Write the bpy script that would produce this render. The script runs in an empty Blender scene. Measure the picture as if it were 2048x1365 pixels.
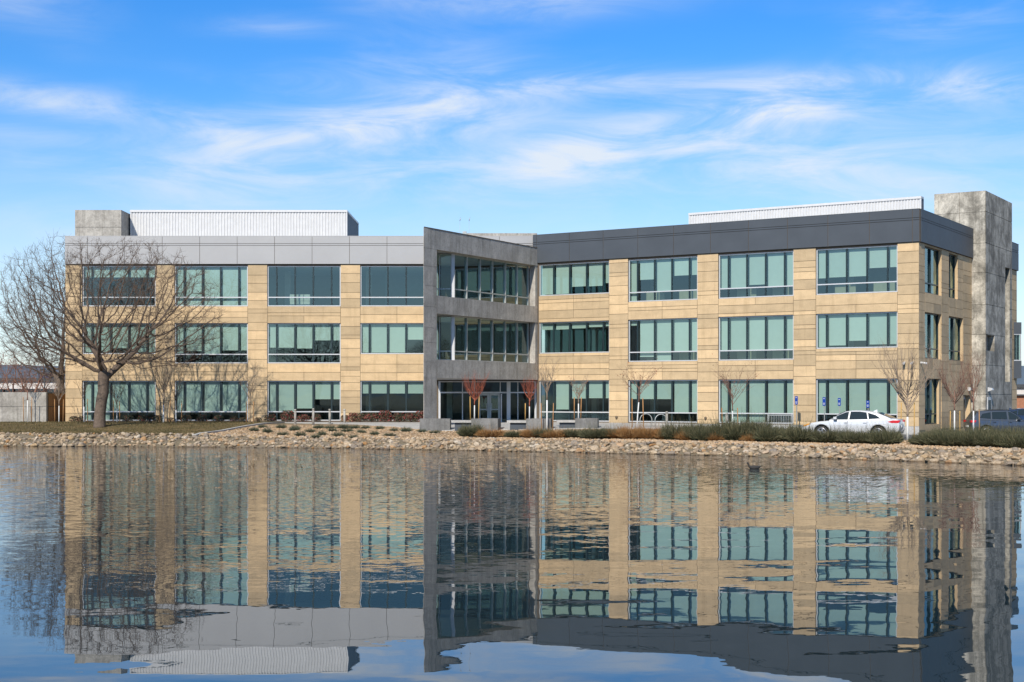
import bpy, math, random
import numpy as np
from mathutils import Vector, Matrix, noise as mnoise
from mathutils.geometry import tessellate_polygon
PI=math.pi; rad=math.radians
S=bpy.context.scene; COL=S.collection
FPX=2869.0; CX=1024.0; HY=790.0; HC=3.0
K=.9
def H(a): return HC+K*a            # height given as old units above the camera
# ------------------------------------------------------------------ materials
def newmat(name):
    m=bpy.data.materials.new(name); m.use_nodes=True
    nt=m.node_tree; b=nt.nodes['Principled BSDF']; return m,nt,b
def N(nt,t,**kw):
    n=nt.nodes.new(t)
    for k,v in kw.items():
        if k in('inputs',):
            for a,c in v.items(): n.inputs[a].default_value=c
        else: setattr(n,k,v)
    return n
def L(nt,a,b): nt.links.new(a,b)
def c4(c): return (c[0],c[1],c[2],1)
def ramp(nt,fac,stops):
    r=N(nt,'ShaderNodeValToRGB'); e=r.color_ramp.elements
    while len(e)<len(stops): e.new(.5)
    for i,(p,c) in enumerate(stops): e[i].position=p; e[i].color=c4(c) if len(c)==3 else c
    L(nt,fac,r.inputs[0]); return r.outputs[0]
def noise_out(nt,scale,detail=4,rough=.6,coord=None,stretch=None,out=0,dist=0):
    if coord is None:
        g=N(nt,'ShaderNodeNewGeometry'); coord=g.outputs['Position']
    if stretch:
        mp=N(nt,'ShaderNodeMapping'); mp.inputs['Scale'].default_value=stretch; L(nt,coord,mp.inputs[0]); coord=mp.outputs[0]
    n=N(nt,'ShaderNodeTexNoise'); n.inputs['Scale'].default_value=scale; n.inputs['Detail'].default_value=detail; n.inputs['Roughness'].default_value=rough
    n.inputs['Distortion'].default_value=dist
    L(nt,coord,n.inputs['Vector']); return n.outputs[out]
def mul(nt,a,b,mode='MULTIPLY',fac=1):
    m=N(nt,'ShaderNodeMix',data_type='RGBA',blend_type=mode); m.inputs[0].default_value=fac
    for v,s in((a,6),(b,7)):
        if isinstance(v,tuple): m.inputs[s].default_value=c4(v)
        else: L(nt,v,m.inputs[s])
    return m.outputs[2]
def mathn(nt,op,a,b=None,c=None):
    m=N(nt,'ShaderNodeMath',operation=op)
    for i,v in enumerate((a,b,c)):
        if v is None: continue
        if isinstance(v,(int,float)): m.inputs[i].default_value=v
        else: L(nt,v,m.inputs[i])
    return m.outputs[0]
def bump(nt,b,h,strength=.3,dist=.02):
    n=N(nt,'ShaderNodeBump'); n.inputs['Strength'].default_value=strength; n.inputs['Distance'].default_value=dist
    L(nt,h,n.inputs['Height']); L(nt,n.outputs[0],b.inputs['Normal'])
def simple(name,col,rough=.6,metal=0,var=.12,scale=3,spec=.5):
    m,nt,b=newmat(name)
    o=noise_out(nt,scale,5)
    lo=tuple(x*(1-var) for x in col); hi=tuple(min(1,x*(1+var)) for x in col)
    L(nt,ramp(nt,o,[(.3,lo),(.7,hi)]),b.inputs['Base Color'])
    b.inputs['Roughness'].default_value=rough; b.inputs['Metallic'].default_value=metal
    b.inputs['Specular IOR Level'].default_value=spec
    return m
def stone_mat(name,col,var=.14):
    m,nt,b=newmat(name)
    o=noise_out(nt,1.1,6,.65,stretch=(1,1,2.5))
    base=ramp(nt,o,[(.25,tuple(x*(1-var) for x in col)),(.75,tuple(x*(1+var) for x in col))])
    a=N(nt,'ShaderNodeAttribute',attribute_name='tone'); 
    t=mathn(nt,'MULTIPLY_ADD',a.outputs['Fac'],.40,.77)
    cc=N(nt,'ShaderNodeCombineColor')
    L(nt,t,cc.inputs[0]); L(nt,mathn(nt,'MULTIPLY_ADD',a.outputs['Fac'],.37,.79),cc.inputs[1]); L(nt,mathn(nt,'MULTIPLY_ADD',a.outputs['Fac'],.33,.80),cc.inputs[2])
    base=mul(nt,base,cc.outputs[0])
    f=noise_out(nt,22,4,.7)
    base=mul(nt,base,ramp(nt,f,[(.3,(.86,.86,.86)),(.6,(1,1,1))]))
    st=noise_out(nt,.9,5,.7,stretch=(3,3,.35))
    base=mul(nt,base,ramp(nt,st,[(.33,(.88,.87,.85)),(.5,(1,1,1))]))
    L(nt,base,b.inputs['Base Color']); b.inputs['Roughness'].default_value=.85
    bump(nt,b,f,.25,.01); return m
def concrete_mat(name,lo,hi,stain=.6):
    m,nt,b=newmat(name)
    o=noise_out(nt,.8,9,.74,dist=.25)
    base=ramp(nt,o,[(.38,lo),(.48,tuple((a*2+c)/3 for a,c in zip(lo,hi))),(.6,hi)])
    a=N(nt,'ShaderNodeAttribute',attribute_name='tone'); t=mathn(nt,'MULTIPLY_ADD',a.outputs['Fac'],.25,.86)
    cc=N(nt,'ShaderNodeCombineColor'); 
    for i in range(3): L(nt,t,cc.inputs[i])
    base=mul(nt,base,cc.outputs[0])
    f=noise_out(nt,9,5,.75); base=mul(nt,base,ramp(nt,f,[(.3,(.72,.72,.72)),(.55,(1,1,1))]))
    s=noise_out(nt,1.0,4,.6,stretch=(4,4,.3)); base=mul(nt,base,ramp(nt,s,[(.32,(stain,stain,stain*.98)),(.52,(1,1,1))]))
    v=N(nt,'ShaderNodeTexVoronoi'); v.inputs['Scale'].default_value=1.5; g=N(nt,'ShaderNodeNewGeometry'); L(nt,g.outputs['Position'],v.inputs['Vector'])
    base=mul(nt,base,ramp(nt,v.outputs['Distance'],[(.03,(.45,.45,.45)),(.07,(1,1,1))]))
    L(nt,base,b.inputs['Base Color']); b.inputs['Roughness'].default_value=.88
    bump(nt,b,f,.3,.01); return m
M={}
M['stone']=stone_mat('cut_stone',(.60,.44,.262))
M['conc']=concrete_mat('board_concrete',(.20,.185,.155),(.60,.56,.48))
M['conc_dark']=concrete_mat('grey_concrete',(.37,.345,.31),(.53,.495,.445),.72)
M['conc_wall']=concrete_mat('garden_wall_concrete',(.30,.28,.25),(.48,.455,.41),.7)
M['conc_shaded']=concrete_mat('shaded_planter_concrete',(.16,.16,.155),(.25,.245,.235),.75)  # shade on the planter fronts is put into this darker concrete colour
M['joint']=simple('dark_joint',(.13,.10,.07),.9)
M['silver']=simple('silver_panel',(.41,.40,.39),.42,.35,.04,.6)
M['char']=simple('charcoal_panel',(.080,.092,.108),.45,.0,.08,.6,.12)
M['white_metal']=simple('white_ribbed_metal',(.60,.60,.60),.45,.1,.06)
M['alu']=simple('aluminium',(.62,.63,.64),.4,.25,.04)
M['mull']=simple('dark_mullion',(.018,.035,.04),.4,.2,.05)
M['blind']=simple('roller_blind',(.80,.80,.76),.9,0,.03)
_m=M['blind']; _nt=_m.node_tree; _b=_nt.nodes['Principled BSDF']; _src=_b.inputs['Base Color'].links[0].from_socket
_oi=N(_nt,'ShaderNodeObjectInfo'); L(_nt,mul(_nt,_src,ramp(_nt,_oi.outputs['Random'],[(0,(.86,.87,.87)),(1,(1,1,1))])),_b.inputs['Base Color'])
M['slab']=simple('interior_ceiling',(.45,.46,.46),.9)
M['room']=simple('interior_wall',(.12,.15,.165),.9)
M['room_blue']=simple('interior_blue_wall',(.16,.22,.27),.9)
M['panel']=simple('beige_partition',(.42,.36,.27),.9)
M['roof']=simple('roof_membrane',(.5,.5,.49),.9)
def glass_mat(name,tint,refl=.06):
    m,nt,b=newmat(name); nt.nodes.remove(b)
    tr=N(nt,'ShaderNodeBsdfTransparent'); tr.inputs[0].default_value=c4(tint)
    gl=N(nt,'ShaderNodeBsdfGlossy'); gl.inputs['Roughness'].default_value=.0; gl.inputs[0].default_value=(.72,.95,1,1)
    w=noise_out(nt,.9,2,.5,out=1)
    # very slight waviness of the panes
    s=N(nt,'ShaderNodeVectorMath',operation='SUBTRACT'); L(nt,w,s.inputs[0]); s.inputs[1].default_value=(.5,.5,.5)
    sc=N(nt,'ShaderNodeVectorMath',operation='SCALE'); L(nt,s.outputs[0],sc.inputs[0]); sc.inputs['Scale'].default_value=.006
    g=N(nt,'ShaderNodeNewGeometry'); ad=N(nt,'ShaderNodeVectorMath',operation='ADD'); L(nt,sc.outputs[0],ad.inputs[0]); L(nt,g.outputs['Normal'],ad.inputs[1])
    nn=N(nt,'ShaderNodeVectorMath',operation='NORMALIZE'); L(nt,ad.outputs[0],nn.inputs[0]); L(nt,nn.outputs[0],gl.inputs['Normal'])
    dt=N(nt,'ShaderNodeVectorMath',operation='DOT_PRODUCT'); L(nt,g.outputs['Normal'],dt.inputs[0]); L(nt,g.outputs['Incoming'],dt.inputs[1])
    f=mathn(nt,'POWER',mathn(nt,'SUBTRACT',1.0,mathn(nt,'ABSOLUTE',dt.outputs['Value'])),5.0)
    f=mathn(nt,'MULTIPLY_ADD',f,.9,refl+.04)
    f=mathn(nt,'MINIMUM',f,1.0)
    mx=N(nt,'ShaderNodeMixShader'); L(nt,f,mx.inputs[0]); L(nt,tr.outputs[0],mx.inputs[1]); L(nt,gl.outputs[0],mx.inputs[2])
    L(nt,mx.outputs[0],nt.nodes['Material Output'].inputs[0]); return m
M['glass']=glass_mat('tinted_glass',(.60,.73,.69),.09)
M['glass_clear']=glass_mat('clear_glass',(.66,.78,.75),.02)
M['car_glass']=glass_mat('car_glass',(.2,.25,.27),.03)
M['bark']=simple('bark',(.135,.10,.075),.95,0,.35,9)
M['twig']=simple('twig_bark',(.125,.088,.064),.95,0,.25,3)
M['twig_pale']=simple('pale_twig',(.30,.23,.17),.95,0,.25,3)
M['twig_red']=simple('red_twig',(.34,.10,.055),.8,0,.25,3)
M['twig_rust']=simple('rusty_twig',(.22,.12,.085),.9,0,.25,3)
M['whitewash']=simple('whitewashed_bark',(.72,.72,.70),.9,0,.06,5)
M['stake']=simple('wooden_stake',(.38,.20,.08),.85,0,.2,4)
M['stake_tan']=simple('tan_stake',(.50,.30,.09),.85,0,.2,4)
M['black']=simple('black_rubber',(.02,.02,.02),.7)
M['galv']=simple('galvanised_steel',(.42,.44,.43),.45,.3)
M['sign_blue']=simple('blue_sign',(.01,.06,.36),.5,0,.03)
M['sign_white']=simple('white_lettering',(.8,.8,.8),.5,0,.02)
M['leaf_red']=simple('red_leaf',(.24,.05,.045),.7,0,.35,6)
M['leaf_green']=simple('dark_leaf',(.055,.06,.03),.7,0,.4,6)
M['leaf_rust']=simple('rust_leaf',(.30,.10,.045),.8,0,.35,3)
def blade_mat(name,a,b_,c):
    m,nt,b=newmat(name)
    at=N(nt,'ShaderNodeAttribute',attribute_name='tone')
    L(nt,ramp(nt,at.outputs['Fac'],[(0,a),(.55,b_),(1,c)]),b.inputs['Base Color']); b.inputs['Roughness'].default_value=.8; return m
M['juniper']=blade_mat('broom_green',(.022,.028,.012),(.055,.062,.026),(.17,.15,.08))
M['rusty']=blade_mat('broom_rust',(.12,.055,.015),(.27,.12,.03),(.33,.22,.10))
M['tuft']=blade_mat('tuft_green',(.035,.05,.03),(.065,.085,.05),(.16,.15,.09))
M['grass']=blade_mat('grass_blade',(.055,.055,.016),(.12,.092,.032),(.27,.18,.08))
def paint(name,col,metal=.3):
    m,nt,b=newmat(name); b.inputs['Base Color'].default_value=c4(col); b.inputs['Metallic'].default_value=metal; b.inputs['Roughness'].default_value=.3
    b.inputs['Coat Weight'].default_value=.8; b.inputs['Coat Roughness'].default_value=.05; 
    o=noise_out(nt,6,4); L(nt,ramp(nt,o,[(.3,tuple(x*.92 for x in col)),(.7,col)]),b.inputs['Base Color']); return m
M['paint_silver']=paint('silver_white_paint',(.68,.69,.70),.15)
M['paint_grey']=paint('grey_paint',(.075,.09,.115),.5)
M['paint_blue']=paint('dark_blue_paint',(.02,.04,.09),.4)
M['lamp_red']=simple('red_lens',(.55,.015,.01),.2)
M['lamp_amber']=simple('amber_lens',(.7,.3,.03),.25)
M['lamp_clear']=simple('clear_lens',(.7,.7,.7),.15)
M['rim']=simple('wheel_rim',(.5,.5,.52),.3,.7)
M['duckm']=simple('dark_plumage',(.03,.028,.026),.8)
M['bill']=simple('pale_bill',(.5,.42,.3),.6)
def rock_mat(name='riprap_rock',stops=[(0,(.33,.245,.16)),(.14,(.50,.385,.255)),(.28,(.27,.225,.18)),(.42,(.54,.43,.30)),(.55,(.39,.285,.18)),(.68,(.25,.215,.18)),(.8,(.47,.33,.18)),(.88,(.60,.53,.43)),(.95,(.45,.24,.09)),(1,(.35,.27,.19))]):
    m,nt,b=newmat(name)
    at=N(nt,'ShaderNodeAttribute',attribute_name='tone'); oi=N(nt,'ShaderNodeObjectInfo')
    r=mathn(nt,'FRACT',mathn(nt,'ADD',at.outputs['Fac'],oi.outputs['Random']))
    col=ramp(nt,r,stops)
    f=noise_out(nt,11,5,.7); col=mul(nt,col,ramp(nt,f,[(.3,(.6,.57,.54)),(.6,(1,1,1))]))
    g=N(nt,'ShaderNodeNewGeometry'); z=N(nt,'ShaderNodeSeparateXYZ'); L(nt,g.outputs['Position'],z.inputs[0])
    zz=mathn(nt,'ADD',z.outputs[2],mathn(nt,'MULTIPLY',f,.08))
    wet=ramp(nt,zz,[(.06,(.42,.38,.33)),(.13,(1,1,1))]); col=mul(nt,col,wet)
    L(nt,col,b.inputs['Base Color']); b.inputs['Roughness'].default_value=.9; bump(nt,b,f,.5,.03); return m
M['rock']=rock_mat()
M['pebble']=rock_mat('tan_pebble',[(0,(.52,.35,.20)),(.3,(.40,.26,.14)),(.5,(.62,.46,.30)),(.7,(.48,.33,.19)),(.85,(.58,.47,.35)),(1,(.44,.29,.16))])
def gravel_mat(name,cols,scale,dark=.5):
    m,nt,b=newmat(name)
    g=N(nt,'ShaderNodeNewGeometry')
    v=N(nt,'ShaderNodeTexVoronoi'); v.inputs['Scale'].default_value=scale; L(nt,g.outputs['Position'],v.inputs['Vector'])
    sp=N(nt,'ShaderNodeSeparateColor'); L(nt,v.outputs['Color'],sp.inputs[0])
    col=ramp(nt,sp.outputs[0],[(i/(len(cols)-1),c) for i,c in enumerate(cols)])
    col=mul(nt,col,ramp(nt,v.outputs['Distance'],[(.25,(1,1,1)),(.75,(dark,dark,dark))]))
    big=noise_out(nt,.5,4); col=mul(nt,col,ramp(nt,big,[(.3,(.85,.83,.8)),(.65,(1,1,1))]))
    L(nt,col,b.inputs['Base Color']); b.inputs['Roughness'].default_value=.95
    inv=mathn(nt,'SUBTRACT',1,v.outputs['Distance']); bump(nt,b,inv,.8,.06); return m
M['gravel']=gravel_mat('tan_gravel',[(.50,.34,.19),(.36,.23,.12),(.58,.42,.26),(.42,.28,.16),(.52,.38,.25)],14)
def ground_mat(name,a,b_,c,sc=.6,fine=14,bd=.03):
    m,nt,b=newmat(name)
    o=noise_out(nt,sc,6,.65); col=ramp(nt,o,[(.3,a),(.5,b_),(.7,c)])
    f=noise_out(nt,fine,5,.75); col=mul(nt,col,ramp(nt,f,[(.25,(.6,.6,.6)),(.65,(1.1,1.1,1.1))]))
    L(nt,col,b.inputs['Base Color']); b.inputs['Roughness'].default_value=.95; bump(nt,b,f,.6,bd); return m
M['lawn']=ground_mat('winter_lawn',(.085,.068,.022),(.14,.10,.038),(.21,.145,.062),.8,18)
M['ground']=ground_mat('dry_ground',(.16,.13,.08),(.21,.17,.11),(.26,.21,.15),.05,3)
M['mulch']=ground_mat('bark_mulch',(.10,.065,.045),(.15,.10,.07),(.20,.15,.11),2,20)
M['pave']=ground_mat('plaza_concrete',(.40,.39,.37),(.46,.45,.43),(.50,.49,.47),.8,10,.004)
M['asphalt']=ground_mat('asphalt',(.10,.10,.10),(.13,.13,.13),(.16,.16,.16),.5,30,.01)
M['hills']=simple('hazed_hills',(.11,.15,.19),.95,0,.12,.002)  # distance haze is painted in as a blue-grey hill colour
M['brick']=simple('red_brick',(.36,.16,.09),.9,0,.15,4)
M['white_wall']=simple('white_render',(.62,.58,.54),.9,0,.06)
M['dark_roof']=simple('dark_roof',(.06,.065,.07),.8)
M['slate_metal']=simple('slate_panel',(.10,.115,.145),.5)
M['bluebox']=simple('dark_blue_metal',(.03,.05,.12),.5)
def water_mat():
    m,nt,b=newmat('lake_water')
    b.inputs['Base Color'].default_value=(.012,.026,.034,1); b.inputs['Roughness'].default_value=.0; b.inputs['IOR'].default_value=1.42
    g=N(nt,'ShaderNodeNewGeometry'); pos=g.outputs['Position']
    def layer(st,scale,amp,det):
        o=noise_out(nt,scale,det,.55,coord=pos,stretch=st,out=1)
        s=N(nt,'ShaderNodeVectorMath',operation='SUBTRACT'); L(nt,o,s.inputs[0]); s.inputs[1].default_value=(.5,.5,.5)
        m2=N(nt,'ShaderNodeVectorMath',operation='MULTIPLY'); L(nt,s.outputs[0],m2.inputs[0]); m2.inputs[1].default_value=amp; return m2.outputs[0]
    a=layer((.45,1.2,1),.9,(.011,.024,0),1)
    c=layer((.5,1,1),6.5,(.022,.19,0),2)
    d=layer((.16,.8,1),.42,(.004,.034,0),1)
    # a light breeze ruffles the far half of the pond, the near water is calm
    sp=N(nt,'ShaderNodeSeparateXYZ'); L(nt,pos,sp.inputs[0])
    p=noise_out(nt,.07,3,.5,coord=pos,stretch=(.35,1,1))
    yy=mathn(nt,'ADD',mathn(nt,'ADD',sp.outputs[1],mathn(nt,'MULTIPLY',sp.outputs[0],-.8)),mathn(nt,'MULTIPLY',mathn(nt,'SUBTRACT',p,.5),34))
    pm=N(nt,'ShaderNodeMapRange',interpolation_type='SMOOTHSTEP'); pm.inputs[1].default_value=20; pm.inputs[2].default_value=62; pm.inputs[3].default_value=.03; pm.inputs[4].default_value=1.35; L(nt,yy,pm.inputs[0])
    c2=N(nt,'ShaderNodeVectorMath',operation='SCALE'); L(nt,c,c2.inputs[0]); L(nt,pm.outputs[0],c2.inputs['Scale'])
    v=c2.outputs[0]
    for x in(a,d):
        ad=N(nt,'ShaderNodeVectorMath',operation='ADD'); L(nt,v,ad.inputs[0]); L(nt,x,ad.inputs[1]); v=ad.outputs[0]
    ad=N(nt,'ShaderNodeVectorMath',operation='ADD'); L(nt,v,ad.inputs[0]); ad.inputs[1].default_value=(0,0,1)
    nn=N(nt,'ShaderNodeVectorMath',operation='NORMALIZE'); L(nt,ad.outputs[0],nn.inputs[0]); L(nt,nn.outputs[0],b.inputs['Normal'])
    return m
M['water']=water_mat()
# ------------------------------------------------------------------ mesh builder
def tagset(o,label=None,cat=None,group=None,kind=None):
    if label: o['label']=label
    if cat: o['category']=cat
    if group: o['group']=group
    if kind: o['kind']=kind
    return o
def empty(name,loc=(0,0,0),rz=0,label=None,cat=None,group=None):
    o=bpy.data.objects.new(name,None); COL.objects.link(o); o.location=loc; o.rotation_euler=(0,0,rz); o.empty_display_size=.3
    return tagset(o,label,cat,group)
def wloc(o):
    v=Vector((0,0,0))
    while o is not None: v=v+Vector(o.location); o=o.parent
    return v
class MB:
    def __init__(s): s.v=[]; s.f=[]; s.mi=[]; s.tone=[]; s.sm=[]
    def poly(s,pts,mi=0,tone=.5,sm=False):
        n=len(s.v); s.v.extend(tuple(p) for p in pts); s.f.append(tuple(range(n,n+len(pts)))); s.mi.append(mi); s.tone.append(tone); s.sm.append(sm)
    def raw(s,vs,fs,mi=0,tone=.5,sm=False):
        n=len(s.v); s.v.extend(tuple(p) for p in vs)
        for f in fs: s.f.append(tuple(i+n for i in f)); s.mi.append(mi); s.tone.append(tone); s.sm.append(sm)
    def hexa(s,p,mi=0,tone=.5):   # p: 4 bottom pts, 4 top pts, ccw from above
        s.raw(p,[(3,2,1,0),(4,5,6,7),(0,1,5,4),(1,2,6,5),(2,3,7,6),(3,0,4,7)],mi,tone)
    def box(s,x0,x1,y0,y1,z0,z1,mi=0,tone=.5):
        s.hexa([(x0,y0,z0),(x1,y0,z0),(x1,y1,z0),(x0,y1,z0),(x0,y0,z1),(x1,y0,z1),(x1,y1,z1),(x0,y1,z1)],mi,tone)
    def fbox(s,F,t0,t1,n0,n1,z0,z1,mi=0,tone=.5):
        s.hexa([F(t0,n1,z0),F(t1,n1,z0),F(t1,n0,z0),F(t0,n0,z0),F(t0,n1,z1),F(t1,n1,z1),F(t1,n0,z1),F(t0,n0,z1)],mi,tone)
    def prism(s,pts,z0,z1,mi=0,tone=.5):
        n=len(pts); vs=[(x,y,z0) for x,y in pts]+[(x,y,z1) for x,y in pts]
        s.raw(vs,[tuple(range(n-1,-1,-1)),tuple(range(n,2*n))]+[(i,(i+1)%n,n+(i+1)%n,n+i) for i in range(n)],mi,tone)
    def tube(s,pts,rs,n=6,mi=0,tone=.5,caps=True,sm=True):
        base=len(s.v); k=len(pts); pts=[Vector(p) for p in pts]
        up=None
        for i in range(k):
            d=(pts[min(i+1,k-1)]-pts[max(i-1,0)])
            if d.length<1e-9: d=Vector((0,0,1))
            d.normalize()
            if up is None:
                up=d.cross(Vector((0,1,0.3)))
                if up.length<.1: up=d.cross(Vector((1,0,0)))
            up=(up-d*up.dot(d)); 
            if up.length<1e-6: up=d.orthogonal()
            up.normalize(); w=d.cross(up)
            for j in range(n):
                a=2*PI*j/n; s.v.append(tuple(pts[i]+(up*math.cos(a)+w*math.sin(a))*rs[i]))
        for i in range(k-1):
            for j in range(n):
                a=base+i*n+j; b=base+i*n+(j+1)%n
                s.f.append((a,b,b+n,a+n)); s.mi.append(mi); s.tone.append(tone); s.sm.append(sm)
        if caps:
            s.f.append(tuple(base+j for j in range(n-1,-1,-1))); s.mi.append(mi); s.tone.append(tone); s.sm.append(False)
            s.f.append(tuple(base+(k-1)*n+j for j in range(n))); s.mi.append(mi); s.tone.append(tone); s.sm.append(False)
    def build(s,name,mats,parent=None,off=None):
        if not isinstance(mats,(list,tuple)): mats=[mats]
        if off is None: off=wloc(parent) if parent else Vector((0,0,0))
        me=bpy.data.meshes.new(name)
        ox,oy,oz=off
        me.from_pydata([(a-ox,b-oy,c-oz) for a,b,c in s.v],[],s.f)
        for m in mats: me.materials.append(m)
        me.polygons.foreach_set('material_index',s.mi); me.polygons.foreach_set('use_smooth',s.sm)
        at=me.attributes.new('tone','FLOAT','FACE'); at.data.foreach_set('value',s.tone)
        me.update()
        o=bpy.data.objects.new(name,me); COL.objects.link(o)
        if parent: o.parent=parent
        return o
def top(o,label,cat,group=None): return tagset(o,label,cat,group)
def at_origin(mb,name,mats,loc,rz=0):    # single mesh thing modelled round 0,0,0
    o=mb.build(name,mats); o.location=loc; o.rotation_euler=(0,0,rz); return o
def copy_tree(o,parent=None):
    c=o.copy(); COL.objects.link(c); c.parent=parent
    for ch in list(o.children): copy_tree(ch,c)
    return c
class Frame:
    def __init__(s,o,d):
        s.o=o; l=math.hypot(*d); s.d=(d[0]/l,d[1]/l); s.n=(s.d[1],-s.d[0])
    def __call__(s,t,n,z): return (s.o[0]+s.d[0]*t+s.n[0]*n, s.o[1]+s.d[1]*t+s.n[1]*n, z)
    def px(s,x):  # image column -> t
        k=(x-CX)/FPX
        return (k*s.o[1]-s.o[0])/(s.d[0]-k*s.d[1])
def P(x,y,Y): return ((x-CX)*Y/FPX, Y, HC+(HY-y)*Y/FPX)
# ------------------------------------------------------------------ terrain
SX=[-400,-80,-45,-29.8,-22,-15.5,-8,-.1,6,12.4,17.5,21.6,30,45,70,200,400]
SY=[120,88,85,83.7,83.1,82,79.6,76.2,73.1,69.4,65.3,61,51,32,0,-60,-100]
def shoreY(x):
    e=1.6
    return (np.interp(x-e,SX,SY)+2*np.interp(x,SX,SY)+np.interp(x+e,SX,SY))/4
def coss(x):
    g=(shoreY(x+1)-shoreY(x-1))/2; return 1/math.sqrt(1+g*g)
def hgt(x,y):
    d=(y-shoreY(x))*coss(x)
    lf=min(1,max(0,(-13-x)/6))
    pr=np.interp(d,[-8,-1.5,0,2.4,5,8,10.5],[-1.6,-.35,0,.50+.13*lf,.74,.98,1.1])
    lim=np.interp(x,[-100,7,16,24,31,60],[1.1,1.1,.80,.62,.45,.4])
    z=min(pr,lim) if pr>0 else pr
    z+=.03*mnoise.noise(Vector((x*.4,y*.4,0))) if d<9 else 0
    return float(z)
def gp(x,y):    # point of the ground seen at a pixel
    Y=40.
    while Y<200:
        X=(x-CX)*Y/FPX; z=HC+(HY-y)*Y/FPX
        if hgt(X,Y)>=z: return Vector((X,Y,hgt(X,Y)))
        Y+=.1
    return Vector((X,Y,z))
def gx(x,Y):
    X=(x-CX)*Y/FPX; return Vector((X,Y,hgt(X,Y)))
def sheet(name,xs,ylo,yhi,ny,dz,mat,xf=None,skirt=False):
    vs=[];fs=[]; nx=len(xs)
    for x in xs:
        a,b=ylo(x),yhi(x)
        for j in range(ny+1):
            y=a+(b-a)*(j/ny); X=xf(x,y) if xf else x
            vs.append((X,y,hgt(X,y)+dz))
    for i in range(nx-1):
        for j in range(ny):
            a=i*(ny+1)+j; fs.append((a,a+ny+1,a+ny+2,a+1))
    if skirt:
        for i in range(nx-1):
            a=i*(ny+1); b=a+ny+1; n=len(vs)
            vs+= [(vs[a][0],vs[a][1],vs[a][2]-.25),(vs[b][0],vs[b][1],vs[b][2]-.25)]
            fs.append((n,n+1,b,a))
    mb=MB(); mb.raw(vs,fs,0,.5,not skirt); o=mb.build(name,mat); tagset(o,kind='structure'); return o
def lin(a,b,n): return [a+(b-a)*i/n for i in range(n+1)]
# ground: near bank strips plus the far plain, one object
mb=MB()
def addgrid(f,us,vs_):
    n=len(vs_); base=[f(u,v) for u in us for v in vs_]
    mb.raw(base,[(i*n+j,(i+1)*n+j,(i+1)*n+j+1,i*n+j+1) for i in range(len(us)-1) for j in range(n-1)],0,.5,True)
XS=lin(-400,-90,20)+lin(-88,60,148)+lin(65,400,20)
VS=[-9,-5,-2,-1,0,.8,1.6,2.4,3.2,4,5,6,7,8,9,10.5,12,15,20,30,60,120,250,600,1500,4500]
def gf(u,v):
    y=shoreY(u)+v/coss(u) if v<12 else shoreY(u)+v/coss(u)
    x=u if v<200 else u*(1+(v-200)/200)
    return (x,y,hgt(u,y) if v<100 else hgt(u,shoreY(u)+80))
addgrid(gf,XS,VS)
# bank on the near side, behind the photographer
def nf(u,v): return (u,3.5-v*(1 if v<50 else 1),np.interp(v,[-2,0,1.5,3,12,4000],[-.8,0,.8,1.2,1.4,1.4]))
addgrid(nf,list(reversed(lin(-1500,1500,40))),[-2,0,1.5,3,6,12,40,120,400,1500])
g=mb.build('ground',M['ground']); tagset(g,kind='structure')
mb=MB(); mb.poly([(-600,-1,0),(600,-1,0),(600,160,0),(-600,160,0)]); w=mb.build('water',M['water']); tagset(w,kind='structure')
# gravel bank, lawn, mulch bed, plaza, car park
sheet('gravel_bank',lin(-90,50,140),lambda x:shoreY(x)+2.2/coss(x),lambda x:shoreY(x)+10.5/coss(x),14,.006,M['gravel'])
def lawn_x(x,y):      # last column of the lawn follows the concrete edging
    e=np.interp(y,[84.5,93,97.5],[-18.9,-16.0,-15.4]); return x+(e+15.0)*max(0,(x+40)/25) 
sheet('lawn',lin(-90,-15,100),lambda x:shoreY(x)+2.9,lambda x:97.4,20,.05,M['lawn'],lawn_x)
sheet('planting_bed',lin(-60,-4,40),lambda x:97.2,lambda x:99.2,2,.06,M['mulch'])
def plaza_lo(x): return float(np.interp(x,[-15.8,-10.8,-4.2,7,14],[97.0,92.3,84.9,82.8,80]))
sheet('pavement',lin(-15.8,14,60),plaza_lo,lambda x:99.5 if x<2 else max(plaza_lo(x)+.5,98.2-(x-1.75)*.62+1.0),8,.05,M['pave'],None,True)
sheet('parking_lot',lin(7.5,70,70),lambda x:shoreY(x)+5.2/coss(x),lambda x:max(98.2-(x-1.75)*.62+1.2,82) if x<23.9 else 125,16,.02,M['asphalt'],None,True)
mb=MB()   # concrete edging between lawn and gravel
ep=[(np.interp(y,[84.5,93,97.5],[-18.9,-16.0,-15.4]),y) for y in lin(84.6,96.5,16)]
for (xa,ya),(xb,yb) in zip(ep[:-1],ep[1:]):
    mb.hexa([(xa,ya,hgt(xa,ya)-.1),(xa+.22,ya,hgt(xa,ya)-.1),(xb+.22,yb,hgt(xb,yb)-.1),(xb,yb,hgt(xb,yb)-.1),(xa,ya,hgt(xa,ya)+.1),(xa+.22,ya,hgt(xa,ya)+.1),(xb+.22,yb,hgt(xb,yb)+.1),(xb,yb,hgt(xb,yb)+.1)])
tagset(mb.build('kerb',M['pave']),kind='structure')
# hills
mb=MB()
vs=[];fs=[]; na=180
for i in range(na+1):
    a=2*PI*i/na
    r=4200; hh=100+24*mnoise.noise(Vector((math.cos(a)*3,math.sin(a)*3,1)))+10*mnoise.noise(Vector((math.cos(a)*11,math.sin(a)*11,3)))
    for rr,z in((r,-5),(r+500,hh*.55),(r+900,hh+HC),(r+1800,-5)): vs.append((math.cos(a)*rr,math.sin(a)*rr,z))
for i in range(na):
    for j in range(3): q=i*4+j; fs.append((q,q+1,q+5,q+4))
mb.raw(vs,fs,0,.5,True); tagset(mb.build('hills',M['hills']),kind='structure')
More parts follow.
